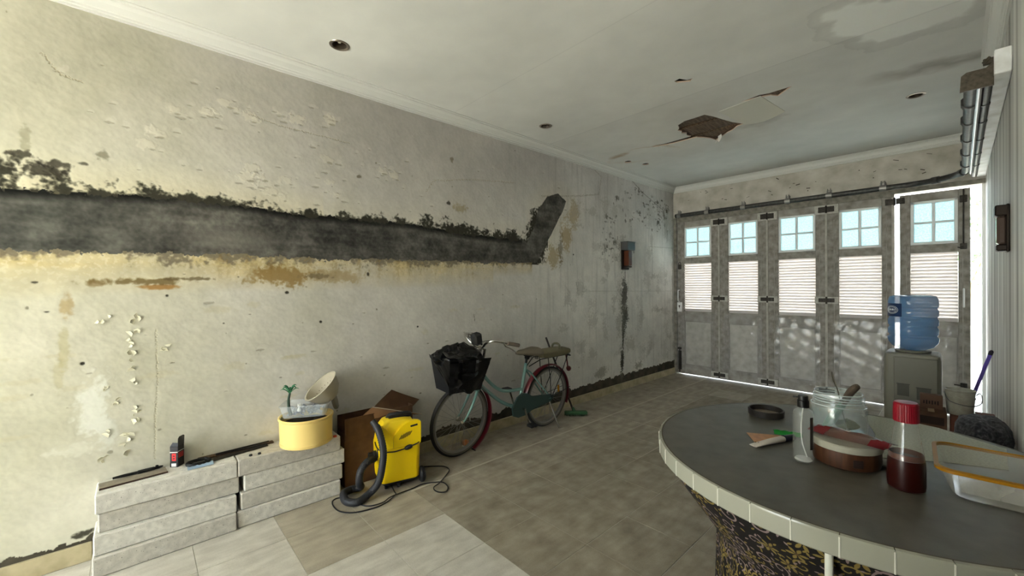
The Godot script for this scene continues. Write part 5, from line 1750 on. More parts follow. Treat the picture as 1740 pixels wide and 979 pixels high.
# ---------------------------------------------------------------- yellow tub with tray, palm and bowl
func build_tub() -> void:
	var at := Vector3(-2.938, 0.401, -0.825)
	var t := thing("tub", "round cream yellow plastic tub on the right end of the blocks", "tub", at)
	var m := mat("cream yellow plastic", Color8(236, 206, 128), 0.4)
	var s := Soup.new()
	s.lathe([Vector2(0.0, 0.0), Vector2(0.150, 0.0), Vector2(0.158, 0.006), Vector2(0.160, 0.022), Vector2(0.157, 0.026), Vector2(0.160, 0.165), Vector2(0.166, 0.172), Vector2(0.166, 0.182), Vector2(0.160, 0.184), Vector2(0.152, 0.178), Vector2(0.150, 0.03), Vector2(0.0, 0.028)], 56)
	put("tub_body", s, m, t, 30.0)
	s = Soup.new()
	s.lathe([Vector2(0.0, 0.140), Vector2(0.149, 0.135)], 40)
	put("contents", s, mat("dark tub contents", Color8(56, 48, 38), 0.9, {"bump": 0.6, "scale": 5.0}), t)
	# clear tray lying across the rim
	var ty := at + Vector3(0.0, 0.185, 0.0)
	var tr := thing("tray", "clear plastic tray with grey scraps resting on the yellow tub", "tray", ty, deg_to_rad(62.0))
	var clear := mat("clear tray plastic", Color8(214, 222, 226), 0.15, {"alpha": 0.30})
	var rings := []
	for q in [[0.250, 0.140, 0.0], [0.282, 0.172, 0.078], [0.294, 0.184, 0.080], [0.294, 0.184, 0.076]]: rings.append(rounded(q[0], q[1], 0.02, q[2]))
	s = Soup.new()
	s.loft(rings, true, false)
	put("tray_shell", s, clear, tr)
	var rng := RandomNumberGenerator.new()
	rng.seed = 62
	s = Soup.new()
	for k in 60:
		s.box(Vector3(rng.randf_range(-0.105, 0.105), rng.randf_range(0.010, 0.05), rng.randf_range(-0.05, 0.05)), Vector3(rng.randf_range(0.01, 0.035), rng.randf_range(0.006, 0.016), rng.randf_range(0.01, 0.03)), 0.003, Basis.from_euler(Vector3(rng.randf(), rng.randf() * 6.0, rng.randf())))
	var sc := put("scraps", s, mat("grey scraps", Color8(142, 146, 148), 0.6), tr)
	sc.set_meta("kind", "stuff")
	# toy palm standing in the tray
	var pm := thing("toy_palm", "small green toy palm tree standing in the clear tray", "toy", Vector3(-2.935, 0.600, -0.730))
	s = Soup.new()
	s.tube(smooth([Vector3(0, 0, 0), Vector3(0.002, 0.05, 0.010), Vector3(0.0, 0.10, 0.012), Vector3(0.0, 0.145, 0.004)], 5), [0.011, 0.011, 0.0105, 0.010, 0.010, 0.010, 0.0095, 0.009, 0.009, 0.009, 0.0085, 0.008, 0.008, 0.0075, 0.007, 0.007], 10)
	put("trunk", s, mat("dark green trunk", Color8(36, 58, 44), 0.5), pm)
	for k in 8:
		var f := TAU * k / 8 + 0.3
		s = Soup.new()
		s.sheet(2, 6, func(u, v):
			var r: float = v * 0.055
			var w: float = 0.010 * sin(PI * clampf(v * 0.9 + 0.08, 0, 1))
			var d := Vector3(cos(f), 0, sin(f))
			return Vector3(0, 0.143, 0.004) + d * r + Vector3(0, (0.034 + 0.018 * (k % 2)) * sin(v * 2.3) - absf(u - 0.5) * w * 0.8, 0) + Vector3(-d.z, 0, d.x) * (u - 0.5) * 2.0 * w, 0.001)
		put("frond", s, mat("toy leaf green", Color8(58, 122, 84), 0.5), pm)
	var fg := thing("figurine", "tiny white figurine sitting at the tray rim beside the toy palm", "figurine", Vector3(-2.905, 0.622, -0.772))
	fg.scale = Vector3.ONE * 0.75
	s = Soup.new()
	s.lathe([Vector2(0, 0), Vector2(0.013, 0.002), Vector2(0.015, 0.014), Vector2(0.010, 0.028), Vector2(0.006, 0.034), Vector2(0.011, 0.040), Vector2(0.013, 0.050), Vector2(0.009, 0.060), Vector2(0, 0.062)], 18)
	s.lathe([Vector2(0, 0), Vector2(0.005, 0.002), Vector2(0.006, 0.006), Vector2(0, 0.012)], 10, Vector3(0.0, 0.058, 0.008))
	s.lathe([Vector2(0, 0), Vector2(0.005, 0.002), Vector2(0.006, 0.006), Vector2(0, 0.012)], 10, Vector3(0.0, 0.058, -0.008))
	put("figure", s, mat("white plastic", Color8(228, 228, 222), 0.4), fg)
	# tilted bowl leaning on tray and wall
	var axis := Vector3(-0.04, 0.74, 0.667).normalized()
	var side := axis.cross(Vector3.UP).normalized()
	var bs := Basis(side, axis, side.cross(axis))
	var bw := thing("bowl", "tilted grey beige plastic bowl leaning on the wall above the tub", "bowl", Vector3(-2.970, 0.664, -1.005))
	s = Soup.new()
	s.lathe([Vector2(0.0, 0.0), Vector2(0.050, 0.0), Vector2(0.054, 0.006), Vector2(0.090, 0.040), Vector2(0.112, 0.085), Vector2(0.118, 0.110), Vector2(0.127, 0.113), Vector2(0.128, 0.119), Vector2(0.116, 0.119), Vector2(0.108, 0.087), Vector2(0.086, 0.044), Vector2(0.05, 0.012), Vector2(0.0, 0.008)], 48, Vector3.ZERO, bs)
	put("bowl_body", s, mat("beige bowl plastic", Color8(170, 162, 142), 0.5), bw, 35.0)
	s = Soup.new()
	var inner := s
	for k in 24:
		for j in 2:
			var f := TAU * (k + 0.5 * j) / 24
			inner.lathe([Vector2(0, 0.001), Vector2(0.0035, 0.0)], 8, bs * Vector3(cos(f) * (0.097 + 0.012 * j), 0.066 + 0.022 * j, sin(f) * (0.097 + 0.012 * j)), Basis(Quaternion(Vector3.UP, (bs * Vector3(-cos(f), 0.5, -sin(f))).normalized())))
	put("holes", s, mat("bowl holes", Color8(96, 88, 74), 0.8), bw).set_meta("kind", "stuff")
	# dark lid standing against the wall
	var ld := thing("jar_lid", "dark grey round lid propped on edge at the right of the tub", "lid", Vector3(-3.015, 0.62, -1.035))
	s = Soup.new()
	var la := Vector3(0.50, 0.30, 0.30).normalized()
	s.lathe([Vector2(0, 0.012), Vector2(0.052, 0.012), Vector2(0.060, 0.009), Vector2(0.062, 0.0), Vector2(0.060, -0.009), Vector2(0.056, -0.009), Vector2(0.055, 0.004), Vector2(0, 0.005)], 36, Vector3.ZERO, Basis(Quaternion(Vector3.UP, Vector3(0.45, 0.25, -0.86).normalized())))
	put("lid_disc", s, mat("grey brown lid", Color8(112, 106, 92), 0.5), ld)
	var rc := thing("bottle_cap", "small orange red cap lying at the block edge below the tub", "cap", Vector3(-2.898, 0.401, -0.995))
	s = Soup.new()
	s.lathe([Vector2(0, 0), Vector2(0.012, 0), Vector2(0.013, 0.003), Vector2(0.012, 0.010), Vector2(0, 0.011)], 16)
	put("cap", s, mat("orange cap", Color8(214, 74, 36), 0.4), rc)

# ---------------------------------------------------------------- tools and box on the blocks
func build_block_top() -> void:
	var y := 0.4006
	var strip := thing("cement_board", "thin speckled grey board with dark edge on the left end of the blocks", "board", Vector3(-3.020, y, 0.020), deg_to_rad(5.0))
	var s := Soup.new()
	s.box(Vector3(0, 0.004, 0), Vector3(0.085, 0.008, 0.270), 0.001)
	put("board", s, mat("speckled board", Color8(150, 140, 124), 0.8, {"grain": "speck", "scale": 4.0}), strip)
	s = Soup.new()
	s.box(Vector3(0.044, 0.004, 0), Vector3(0.003, 0.009, 0.272))
	put("edge_strip", s, mat("dark board edge", Color8(64, 46, 36), 0.7), strip)
	var iron := mat("black tool iron", Color8(26, 26, 26), 0.45, {"metal": 0.4})
	var bar := thing("pry_bar", "slim black iron tool lying on the speckled board", "tool", Vector3(-3.062, y + 0.0085, 0.0), deg_to_rad(4.0))
	s = Soup.new()
	s.tube([Vector3(0, 0.008, 0.105), Vector3(0.002, 0.009, 0.06), Vector3(0, 0.008, 0.0), Vector3(0, 0.008, -0.085), Vector3(0.006, 0.012, -0.10)], [0.006, 0.008, 0.007, 0.007, 0.004], 10)
	put("shaft", s, iron, bar)
	s = Soup.new()
	s.box(Vector3(0, 0.008, -0.03), Vector3(0.022, 0.015, 0.075), 0.004)
	s.box(Vector3(0.002, 0.016, -0.075), Vector3(0.016, 0.012, 0.014), 0.003)
	put("handle", s, iron, bar)
	# black cardboard box with red label, its lid torn open
	var bx := thing("product_box", "upright black box with red and white label and torn open top", "box", Vector3(-3.072, y, -0.164), deg_to_rad(52.0))
	var ink := mat("black print card", Color8(28, 28, 32), 0.4)
	var w := 0.044; var d := 0.050; var h := 0.118
	s = Soup.new()
	s.box(Vector3(0, h * 0.5, 0), Vector3(w, h, d), 0.001)
	put("carton", s, ink, bx)
	s = Soup.new()       # raised flap of the lid and the sloping shoulder
	s.prism(PackedVector2Array([Vector2(-0.025, 0), Vector2(0.025, 0), Vector2(0.025, 0.05), Vector2(0.016, 0.056), Vector2(-0.016, 0.056), Vector2(-0.025, 0.046)]), 0.002, Transform3D(Basis(Vector3.UP, PI / 2) * Basis(Vector3.RIGHT, 0.05), Vector3(w * 0.5 - 0.002, h, 0)))
	s.prism(PackedVector2Array([Vector2(-0.021, 0), Vector2(0.021, 0), Vector2(0.016, 0.020), Vector2(-0.014, 0.022)]), 0.002, Transform3D(Basis(Vector3.RIGHT, -0.5), Vector3(0, h, d * 0.5 - 0.002)))
	put("lid_flap", s, ink, bx)
	s = Soup.new()
	s.box(Vector3(0, 0.058, d * 0.5 + 0.0004), Vector3(0.022, 0.042, 0.0008))
	s.box(Vector3(w * 0.5 + 0.0004, 0.066, 0.002), Vector3(0.0008, 0.030, 0.036))
	put("red_print", s, mat("red print", Color8(206, 40, 40), 0.4), bx)
	s = Soup.new()
	s.box(Vector3(0, 0.086, d * 0.5 + 0.0005), Vector3(w - 0.002, 0.004, 0.001))
	s.box(Vector3(w * 0.5 + 0.0005, 0.090, 0.0), Vector3(0.001, 0.003, d - 0.002))
	s.box(Vector3(-0.001, 0.013, d * 0.5 + 0.0005), Vector3(0.026, 0.018, 0.001))
	put("white_print", s, mat("white print", Color8(226, 222, 220), 0.5), bx)
	s = Soup.new()
	for k in 4: s.box(Vector3(w * 0.5 + 0.0009, 0.075 - k * 0.008, 0.002), Vector3(0.0006, 0.003, 0.030 - 0.004 * (k % 2)))
	for k in 2: s.box(Vector3(0, 0.064 - k * 0.014, d * 0.5 + 0.0009), Vector3(0.010, 0.006, 0.0006), 0.0)
	put("black_print", s, ink, bx)
	# hand saw, rods and scraps to the right
	var saw := thing("hand_saw", "dark rusty hand saw lying on the blocks right of the black box", "saw", Vector3(-3.025, y, -0.42), deg_to_rad(4.0))
	s = Soup.new()
	s.prism(PackedVector2Array([Vector2(0.20, -0.010), Vector2(0.20, 0.010), Vector2(-0.13, 0.032), Vector2(-0.13, -0.028)]), 0.0025, Transform3D(Basis(Vector3(0, 0, -1), Vector3(1, 0, 0), Vector3(0, 1, 0)), Vector3(0, 0.004, 0)))
	put("blade", s, mat("rusty blade", Color8(58, 52, 46), 0.5, {"metal": 0.5, "grain": "grime", "scale": 8.0}), saw)
	s = Soup.new()
	s.tube(smooth([Vector3(-0.03, 0.010, 0.12), Vector3(-0.03, 0.012, 0.19), Vector3(0.0, 0.012, 0.215), Vector3(0.034, 0.012, 0.19), Vector3(0.03, 0.010, 0.12)], 5, true), 0.010, 8, true)
	put("grip", s, iron, saw)
	var rods := thing("steel_rod", "two thin black rods lying crossed over the hand saw", "rod", Vector3(-3.045, y + 0.011, -0.44), 0.0)
	s = Soup.new()
	s.bar(Vector3(-0.006, 0.006, 0.095), Vector3(0.016, 0.006, -0.175), 0.0055, 8)
	put("rod", s, iron, rods)
	s = Soup.new()
	s.bar(Vector3(0.014, 0.016, 0.10), Vector3(-0.020, 0.010, -0.19), 0.0050, 8)
	put("rod", s, iron, rods)
	var film := thing("plastic_scrap", "crumpled blue plastic scrap on the blocks below the saw", "scrap", Vector3(-2.972, y, -0.262))
	s = Soup.new()
	s.sheet(8, 6, func(u, v): return Vector3((v - 0.5) * 0.07, 0.004 + 0.009 * absf(sin(u * 9.0 + v * 4.0)) * sin(PI * v), (u - 0.5) * 0.12), 0.0008)
	put("film", s, mat("blue film", Color8(150, 172, 196), 0.3), film)
	var slab := thing("wood_strip", "narrow brown wooden strip lying along the wall behind the saw", "strip", Vector3(-3.082, y, -0.46), deg_to_rad(1.0))
	s = Soup.new()
	s.box(Vector3(0, 0.005, 0), Vector3(0.035, 0.010, 0.40), 0.001)
	put("strip", s, mat("brown strip wood", Color8(108, 88, 64), 0.8, {"grain": "wood", "scale": 4.0}), slab)
	var names := ["small black knob left of the pair on the block edge", "small black knob right of the pair on the block edge"]
	for k in 2:
		var kn := thing("knob", names[k], "knob", Vector3(-2.932 + 0.008 * k, y, -0.505 - 0.045 * k), 0.0, "black knobs on the block edge")
		s = Soup.new()
		s.lathe([Vector2(0, 0), Vector2(0.008, 0), Vector2(0.010, 0.004), Vector2(0.008, 0.010), Vector2(0, 0.013)], 14)
		put("knob_body", s, iron, kn)


# ---------------------------------------------------------------- water dispenser and clutter in the far right corner
func build_far_corner() -> void:
	var ds := thing("water_dispenser", "tall grey beige water dispenser carrying a blue bottle", "water dispenser", Vector3(-0.228, 0, -4.19))
	var gb := mat("dispenser plastic", Color8(116, 114, 100), 0.45)
	var s := Soup.new()
	s.loft([rounded(0.285, 0.28, 0.03, 0.0), rounded(0.295, 0.29, 0.035, 0.02), rounded(0.295, 0.29, 0.035, 0.885), rounded(0.285, 0.28, 0.035, 0.915), rounded(0.26, 0.255, 0.03, 0.925)])
	put("cabinet", s, gb, ds)
	s = Soup.new()
	s.box(Vector3(0.02, 0.52, 0.143), Vector3(0.225, 0.76, 0.012), 0.006)
	put("front_panel", s, mat("dispenser front", Color8(110, 108, 95), 0.4), ds)
	for e in [[-0.042, 0.665, 0.062, 0.085], [0.062, 0.650, 0.070, 0.085]]:
		s = Soup.new()
		s.box(Vector3(e[0], e[1], 0.1495), Vector3(e[2], e[3], 0.004), 0.001)
		s.box(Vector3(e[0], e[1] + e[3] * 0.5, 0.153), Vector3(e[2] + 0.008, 0.006, 0.012), 0.002)
		put("tap_recess", s, mat("dark recess", Color8(74, 74, 66), 0.6), ds)
	s = Soup.new()
	s.lathe([Vector2(0.075, 0.922), Vector2(0.095, 0.928), Vector2(0.098, 0.940), Vector2(0.06, 0.942)], 36)
	put("collar", s, gb, ds)
	var bt := thing("water_bottle", "large ribbed blue water bottle upside down on the dispenser", "bottle", Vector3(-0.228, 0.936, -4.19))
	var blue := mat("blue bottle plastic", Color8(70, 116, 160), 0.12, {"alpha": 0.62, "backlight": Color(0.5, 0.6, 0.7)})
	s = Soup.new()
	var prof := [Vector2(0.030, -0.012), Vector2(0.034, 0.004), Vector2(0.070, 0.010), Vector2(0.110, 0.030), Vector2(0.132, 0.062), Vector2(0.137, 0.090), Vector2(0.134, 0.100)]
	for k in 4:
		var y := 0.105 + k * 0.066
		prof.append_array([Vector2(0.128, y), Vector2(0.127, y + 0.010), Vector2(0.134, y + 0.018), Vector2(0.135, y + 0.046), Vector2(0.134, y + 0.056)])
	prof.append_array([Vector2(0.132, 0.375), Vector2(0.124, 0.396), Vector2(0.10, 0.404), Vector2(0.0, 0.400)])
	s.lathe(prof, 56)
	put("bottle_shell", s, blue, bt, 45.0)
	s = Soup.new()
	s.sheet(12, 3, func(u, v):
		var f := lerpf(2.95, 1.95, u)
		return Vector3(cos(f) * 0.1365, lerpf(0.250, 0.345, v), sin(f) * 0.1365), 0.001)
	put("label", s, mat("navy label", Color8(26, 48, 84), 0.4), bt)
	s = Soup.new()
	for q in 2:
		var pts := []
		for k in 30:
			var f := TAU * k / 30
			var a := 2.45 + cos(f) * (0.34 - 0.07 * q)
			pts.append(Vector3(cos(a) * 0.1380, 0.298 + sin(f) * (0.028 - 0.008 * q), sin(a) * 0.1380))
		s.tube(pts, 0.0016, 5, true)
	for k in 6:
		var a := 2.62 - k * 0.068
		s.bar(Vector3(cos(a) * 0.138, 0.292, sin(a) * 0.138), Vector3(cos(a - 0.02 * (k % 2)) * 0.138, 0.306, sin(a - 0.02 * (k % 2)) * 0.138), 0.0022, 5)
	put("label_print", s, mat("label white", Color8(206, 212, 214), 0.5), bt)
	# cartons beyond the table
	var card := mat("dark brown carton", Color8(104, 78, 62), 0.85, {"grain": "blotch", "scale": 2.5})
	var red := mat("reddish carton", Color8(112, 70, 58), 0.85, {"grain": "blotch", "scale": 2.5})
	var dark := mat("carton print", Color8(40, 26, 22), 0.8)
	var a := _carton("carton", "brown carton with dark printed band in front of the water dispenser", Vector3(-0.125, 0, -3.86), Vector3(0.14, 0.60, 0.20), 0.05, card)
	s = Soup.new()
	s.box(Vector3(0.0, 0.545, 0.1006), Vector3(0.115, 0.05, 0.001))
	put("printed_band", s, dark, a)
	var b := _carton("carton", "reddish carton carrying the white bucket", Vector3(0.060, 0, -3.93), Vector3(0.20, 0.572, 0.34), 0.02, red)
	s = Soup.new()
	for k in 2: s.box(Vector3(-0.05 + 0.085 * k, 0.535, 0.1706), Vector3(0.06, 0.010, 0.001))
	s.box(Vector3(0.0, 0.50, 0.1706), Vector3(0.15, 0.014, 0.001))
	put("printed_band", s, dark, b)
	var c := _carton("carton", "low reddish carton under the dark fabric bundle beyond the table", Vector3(0.060, 0, -3.24), Vector3(0.235, 0.56, 0.50), 0.0, red)
	s = Soup.new()
	s.box(Vector3(-0.1181, 0.50, 0.05), Vector3(0.001, 0.04, 0.26))
	put("printed_band", s, dark, c)
	var d := thing("snack_box", "small brown printed box standing on the front carton before the dispenser", "box", Vector3(-0.125, 0.6005, -3.88), 0.1)
	s = Soup.new()
	s.box(Vector3(0, 0.045, 0), Vector3(0.105, 0.09, 0.05), 0.002)
	put("box", s, mat("brown printed card", Color8(92, 68, 54), 0.7), d)
	s = Soup.new()
	for k in 6: s.box(Vector3(-0.035 + 0.013 * k, 0.040, 0.0254), Vector3(0.007, 0.020 + 0.006 * (k % 2), 0.001))
	put("letters", s, dark, d)
	# paint bucket
	var bk := thing("bucket", "small dirty white plastic bucket on the reddish carton", "bucket", Vector3(0.005, 0.5725, -3.95))
	bk.scale = Vector3(0.74, 1.0, 0.74)
	s = Soup.new()
	s.lathe([Vector2(0, 0), Vector2(0.076, 0), Vector2(0.080, 0.004), Vector2(0.090, 0.105), Vector2(0.094, 0.107), Vector2(0.094, 0.116), Vector2(0.090, 0.118), Vector2(0.093, 0.150), Vector2(0.097, 0.154), Vector2(0.096, 0.162), Vector2(0.088, 0.162), Vector2(0.076, 0.01), Vector2(0, 0.008)], 40)
	put("pail", s, mat("dirty white bucket", Color8(176, 174, 160), 0.5, {"grain": "blotch", "scale": 3.0}), bk, 30.0)
	s = Soup.new()
	s.tube(smooth([Vector3(0.096, 0.135, 0.0), Vector3(0.115, 0.155, 0.05), Vector3(0.125, 0.145, 0.14), Vector3(0.115, 0.11, 0.20), Vector3(0.05, 0.09, 0.22), Vector3(-0.06, 0.10, 0.16), Vector3(-0.096, 0.135, 0.0)], 5), 0.0035, 6)
	put("wire_handle", s, mat("wire", Color8(120, 120, 118), 0.35, {"metal": 0.8}), bk)
	# dark speckled fabric bundle
	var fb := thing("fabric_bundle", "bundle of dark speckled knitted fabric beyond the right edge of the table", "fabric", Vector3(0.082, 0.561, -3.12))
	var nz := FastNoiseLite.new()
	nz.seed = 3; nz.frequency = 7.0
	var rings := []
	for i in 29:
		var v := float(i) / 28
		var r := PackedVector3Array()
		for j in 48:
			var f := TAU * j / 48
			var q := pow(sin(PI * clampf(v * 0.98 + 0.012, 0, 1)), 0.55)
			var p := Vector3(cos(f) * 0.098 * q, 0.097 - cos(PI * v) * 0.097, sin(f) * 0.165 * q)
			var g := 1.0 + 0.10 * nz.get_noise_3dv(p * 1.6) + 0.05 * nz.get_noise_3dv(p * 5.0)
			var w := Vector3(p.x * minf(g, 1.06), p.y * (1.0 + 0.12 * nz.get_noise_3dv(p * 1.4)), p.z * g)
			r.push_back(Vector3(clampf(w.x, -0.115, 0.10), maxf(w.y, 0.0), w.z))
		rings.append(r)
	s = Soup.new()
	s.loft(rings)
	var fm := mat("dark speckled knit", Color8(140, 140, 148), 0.95, {"rim": 0.4})
	fm.albedo_texture = grain("fur")
	fm.uv1_triplanar = true
	fm.uv1_scale = Vector3.ONE * 3.0
	put("bundle", s, fm, fb, 80.0)
	# purple handle leaning in the corner
	var pp := thing("mop_handle", "thin purple handle leaning on the right wall beside the gap", "handle", Vector3(-0.05, 0, -5.06))
	s = Soup.new()
	s.bar(Vector3(0.0, 0.002, 0.0), Vector3(0.222, 0.868, 0.055), 0.0115, 12)
	put("pole", s, mat("purple plastic", Color8(140, 116, 236), 0.35), pp)
	s = Soup.new()
	s.lathe([Vector2(0, 0), Vector2(0.013, 0.001), Vector2(0.013, 0.03), Vector2(0.006, 0.04), Vector2(0, 0.041)], 12, Vector3(0.218, 0.850, 0.054), Basis(Vector3.BACK, -0.25))
	put("end_cap", s, mat("dark cap", Color8(52, 46, 60), 0.5), pp)
	# green broom behind the bicycle
	var br := thing("broom", "broom with green head and dark handle leaning behind the bicycle", "broom", Vector3(-2.86, 0, -3.52))
	s = Soup.new()
	s.bar(Vector3(0.0, 0.055, 0.0), Vector3(-0.215, 0.86, 0.20), 0.0105, 10)
	put("pole", s, mat("dark broom handle", Color8(58, 50, 44), 0.5), br)
	s = Soup.new()
	s.box(Vector3(0.02, 0.035, -0.02), Vector3(0.060, 0.036, 0.25), 0.010, Basis(Vector3.UP, -0.74))
	s.lathe([Vector2(0.018, 0.0), Vector2(0.018, 0.03), Vector2(0.013, 0.05), Vector2(0, 0.052)], 14, Vector3(0.008, 0.045, -0.006), Basis(Vector3.RIGHT, 0.2) * Basis(Vector3.BACK, 0.25))
	put("head", s, mat("green broom plastic", Color8(48, 84, 52), 0.5), br)
	s = Soup.new()
	var rng := RandomNumberGenerator.new()
	rng.seed = 14
	for k in 120:
		var q := Basis(Vector3.UP, -0.74) * Vector3(rng.randf_range(-0.026, 0.026), 0, rng.randf_range(-0.12, 0.12))
		s.bar(q + Vector3(0.02, 0.022, -0.02), q * 1.05 + Vector3(0.02, 0.0015, -0.02), 0.0016, 4)
	var bri := put("bristles", s, mat("dark bristles", Color8(54, 74, 52), 0.8), br)
	bri.set_meta("kind", "stuff")
	# snack bag on the floor behind the front wheel
	var sb := thing("snack_bag", "small clear bag with orange crumbs on the floor behind the front wheel", "bag", Vector3(-3.0, 0.0, -2.17))
	rings = []
	for i in 11:
		var v := float(i) / 10
		var r := PackedVector3Array()
		for j in 18:
			var f := TAU * j / 18
			var q := 0.055 * (1.0 - 0.75 * pow(v, 1.5)) * (0.6 if i == 0 else 1.0)
			r.push_back(Vector3(cos(f) * q * 0.55 + 0.006 * sin(f * 5.0 + v * 4.0), v * 0.13, sin(f) * q + 0.006 * cos(f * 4.0 + v * 9.0)))
		rings.append(r)
	s = Soup.new()
	s.loft(rings)
	put("bag", s, mat("clear bag", Color8(222, 220, 214), 0.15, {"alpha": 0.18}), sb)
	s = Soup.new()
	s.lathe([Vector2(0, 0.004), Vector2(0.024, 0.003), Vector2(0.030, 0.02), Vector2(0.024, 0.042), Vector2(0, 0.050)], 16)
	put("crumbs", s, mat("orange crumbs", Color8(214, 112, 36), 0.8, {"bump": 0.3, "scale": 8.0}), sb)

func _carton(called: String, label: String, at: Vector3, size: Vector3, turn: float, m: Material) -> Node3D:
	var t := thing(called, label, "box", at, turn)
	var s := Soup.new()
	s.box(Vector3(0, size.y * 0.5, 0), size, 0.003)
	put("body", s, m, t)
	s = Soup.new()
	s.box(Vector3(0, size.y + 0.0002, 0), Vector3(0.03, 0.0008, size.z))
	put("tape", s, mat("carton tape", Color8(150, 124, 92), 0.3), t)
	return t

# ---------------------------------------------------------------- things on the round table
func build_table_things() -> void:
	var y := TH + 0.0005
	# large sheet of paper at the far side
	var pp := thing("paper_sheet", "large pale greenish sheet of paper spread on the far side of the table", "paper", Vector3(-0.16, y, -2.62))
	var out := PackedVector2Array([Vector2(-0.205, -0.345), Vector2(-0.02, -0.365), Vector2(0.09, -0.335), Vector2(0.185, -0.255), Vector2(0.30, -0.17), Vector2(0.29, 0.14), Vector2(0.11, 0.215), Vector2(-0.075, 0.35), Vector2(-0.095, 0.22), Vector2(-0.112, 0.0)])
	var s := Soup.new()
	s.prism(out, 0.0012, Transform3D(Basis(Vector3.RIGHT, PI / 2), Vector3(0, 0.0018, 0)))
	put("sheet", s, mat("pale paper", Color8(196, 200, 184), 0.75, {"grain": "fine", "scale": 3.0}), pp)
	s = Soup.new()
	s.sheet(12, 2, func(u, v): return Vector3(lerpf(-0.06, 0.10, u), 0.0022 + 0.004 * sin(PI * v) * absf(sin(u * 7.0)), lerpf(0.345, 0.235, u) - 0.02 + 0.012 * v), 0.0006)
	put("curled_edge", s, mat("pale paper", Color8(196, 200, 184)), pp)
	# dark lid lying open side up
	var ld := thing("jar_lid", "black jar lid lying open side up near the far left table edge", "lid", Vector3(-0.725, y, -2.575))
	s = Soup.new()
	s.lathe([Vector2(0, 0), Vector2(0.082, 0), Vector2(0.086, 0.004), Vector2(0.088, 0.034), Vector2(0.086, 0.037), Vector2(0.080, 0.036), Vector2(0.079, 0.007), Vector2(0, 0.006)], 48)
	put("lid_shell", s, mat("black lid plastic", Color8(42, 38, 34), 0.4), ld, 30.0)
	s = Soup.new()
	s.lathe([Vector2(0, 0.0072), Vector2(0.070, 0.0072), Vector2(0.076, 0.009), Vector2(0.0785, 0.009)], 40)
	put("liner", s, mat("lid liner", Color8(146, 136, 120), 0.6), ld)
	# spray bottle
	var sp := thing("spray_bottle", "slim clear spray bottle with black pump in front of the glass jar", "bottle", Vector3(-0.432, y, -2.012))
	var clear := mat("clear bottle plastic", Color8(214, 218, 208), 0.08, {"alpha": 0.10})
	s = Soup.new()
	s.lathe([Vector2(0, 0.004), Vector2(0.030, 0.0), Vector2(0.0355, 0.005), Vector2(0.036, 0.02), Vector2(0.036, 0.195), Vector2(0.033, 0.208), Vector2(0.022, 0.216), Vector2(0.016, 0.218), Vector2(0.016, 0.228)], 36)
	put("bottle_shell", s, clear, sp)
	s = Soup.new()
	s.lathe([Vector2(0, 0.0065), Vector2(0.027, 0.006), Vector2(0.031, 0.010), Vector2(0.026, 0.016), Vector2(0, 0.019)], 30)
	put("thick_base", s, mat("base highlight plastic", Color8(226, 226, 220), 0.15, {"alpha": 0.5}), sp)
	s = Soup.new()
	s.lathe([Vector2(0, 0.226), Vector2(0.0205, 0.224), Vector2(0.0205, 0.252), Vector2(0.018, 0.254), Vector2(0.018, 0.268), Vector2(0.016, 0.272), Vector2(0, 0.272)], 24)
	s.lathe([Vector2(0, 0.0), Vector2(0.003, 0.0), Vector2(0.003, 0.02), Vector2(0, 0.02)], 8, Vector3(-0.014, 0.262, 0.004), Basis(Vector3.BACK, PI / 2))
	put("pump", s, mat("black pump plastic", Color8(16, 16, 16), 0.4), sp)
	s = Soup.new()
	s.tube(smooth([Vector3(0, 0.225, 0), Vector3(-0.006, 0.15, 0.003), Vector3(-0.004, 0.08, 0.0), Vector3(0.012, 0.02, -0.004)], 5), 0.0022, 6)
	put("dip_tube", s, mat("milky tube", Color8(196, 198, 190), 0.3), sp)
	s = Soup.new()
	s.sheet(6, 2, func(u, v):
		var f := lerpf(0.28, 0.70, u)
		return Vector3(cos(f) * 0.0364, lerpf(0.060, 0.19, v), sin(f) * 0.0366), 0.0004)
	put("label", s, mat("dark label print", Color8(40, 36, 32), 0.5), sp)
	# glass jar with spoon, brush and cloth
	var jr := thing("glass_jar", "wide clear glass jar with threaded mouth holding brush and spoon", "jar", Vector3(-0.398, y, -2.515))
	var glass := mat("jar glass", Color8(206, 222, 218), 0.04, {"alpha": 0.14, "spec": 0.7})
	s = Soup.new()
	s.lathe([Vector2(0, 0.004), Vector2(0.098, 0.0), Vector2(0.108, 0.008), Vector2(0.111, 0.03), Vector2(0.111, 0.130), Vector2(0.104, 0.148), Vector2(0.095, 0.155), Vector2(0.098, 0.160), Vector2(0.094, 0.166), Vector2(0.098, 0.172), Vector2(0.094, 0.178), Vector2(0.098, 0.184), Vector2(0.094, 0.190), Vector2(0.0945, 0.200), Vector2(0.091, 0.203), Vector2(0.088, 0.200), Vector2(0.088, 0.156), Vector2(0.104, 0.128), Vector2(0.104, 0.014), Vector2(0, 0.010)], 56)
	put("jar_wall", s, glass, jr)
	var rim_glass := mat("milky jar thread highlight", Color8(226, 234, 230), 0.08, {"alpha": 0.42, "spec": 0.7})  # milky rings on threads, rim and shoulder, their highlights put into the colour
	for e in [[0.0985, 0.160], [0.0985, 0.172], [0.0985, 0.184], [0.093, 0.201], [0.107, 0.143]]:
		var ring := []
		for k in 48: ring.append(Vector3(cos(TAU * k / 48) * e[0], e[1] + (0.003 * sin(TAU * k / 48) if e[1] < 0.19 else 0.0), sin(TAU * k / 48) * e[0]))
		s = Soup.new()
		s.tube(ring, 0.0026, 8, true)
		put("thread_highlight", s, rim_glass, jr)
	var gp := mat("jade brush plastic", Color8(84, 124, 104), 0.5)
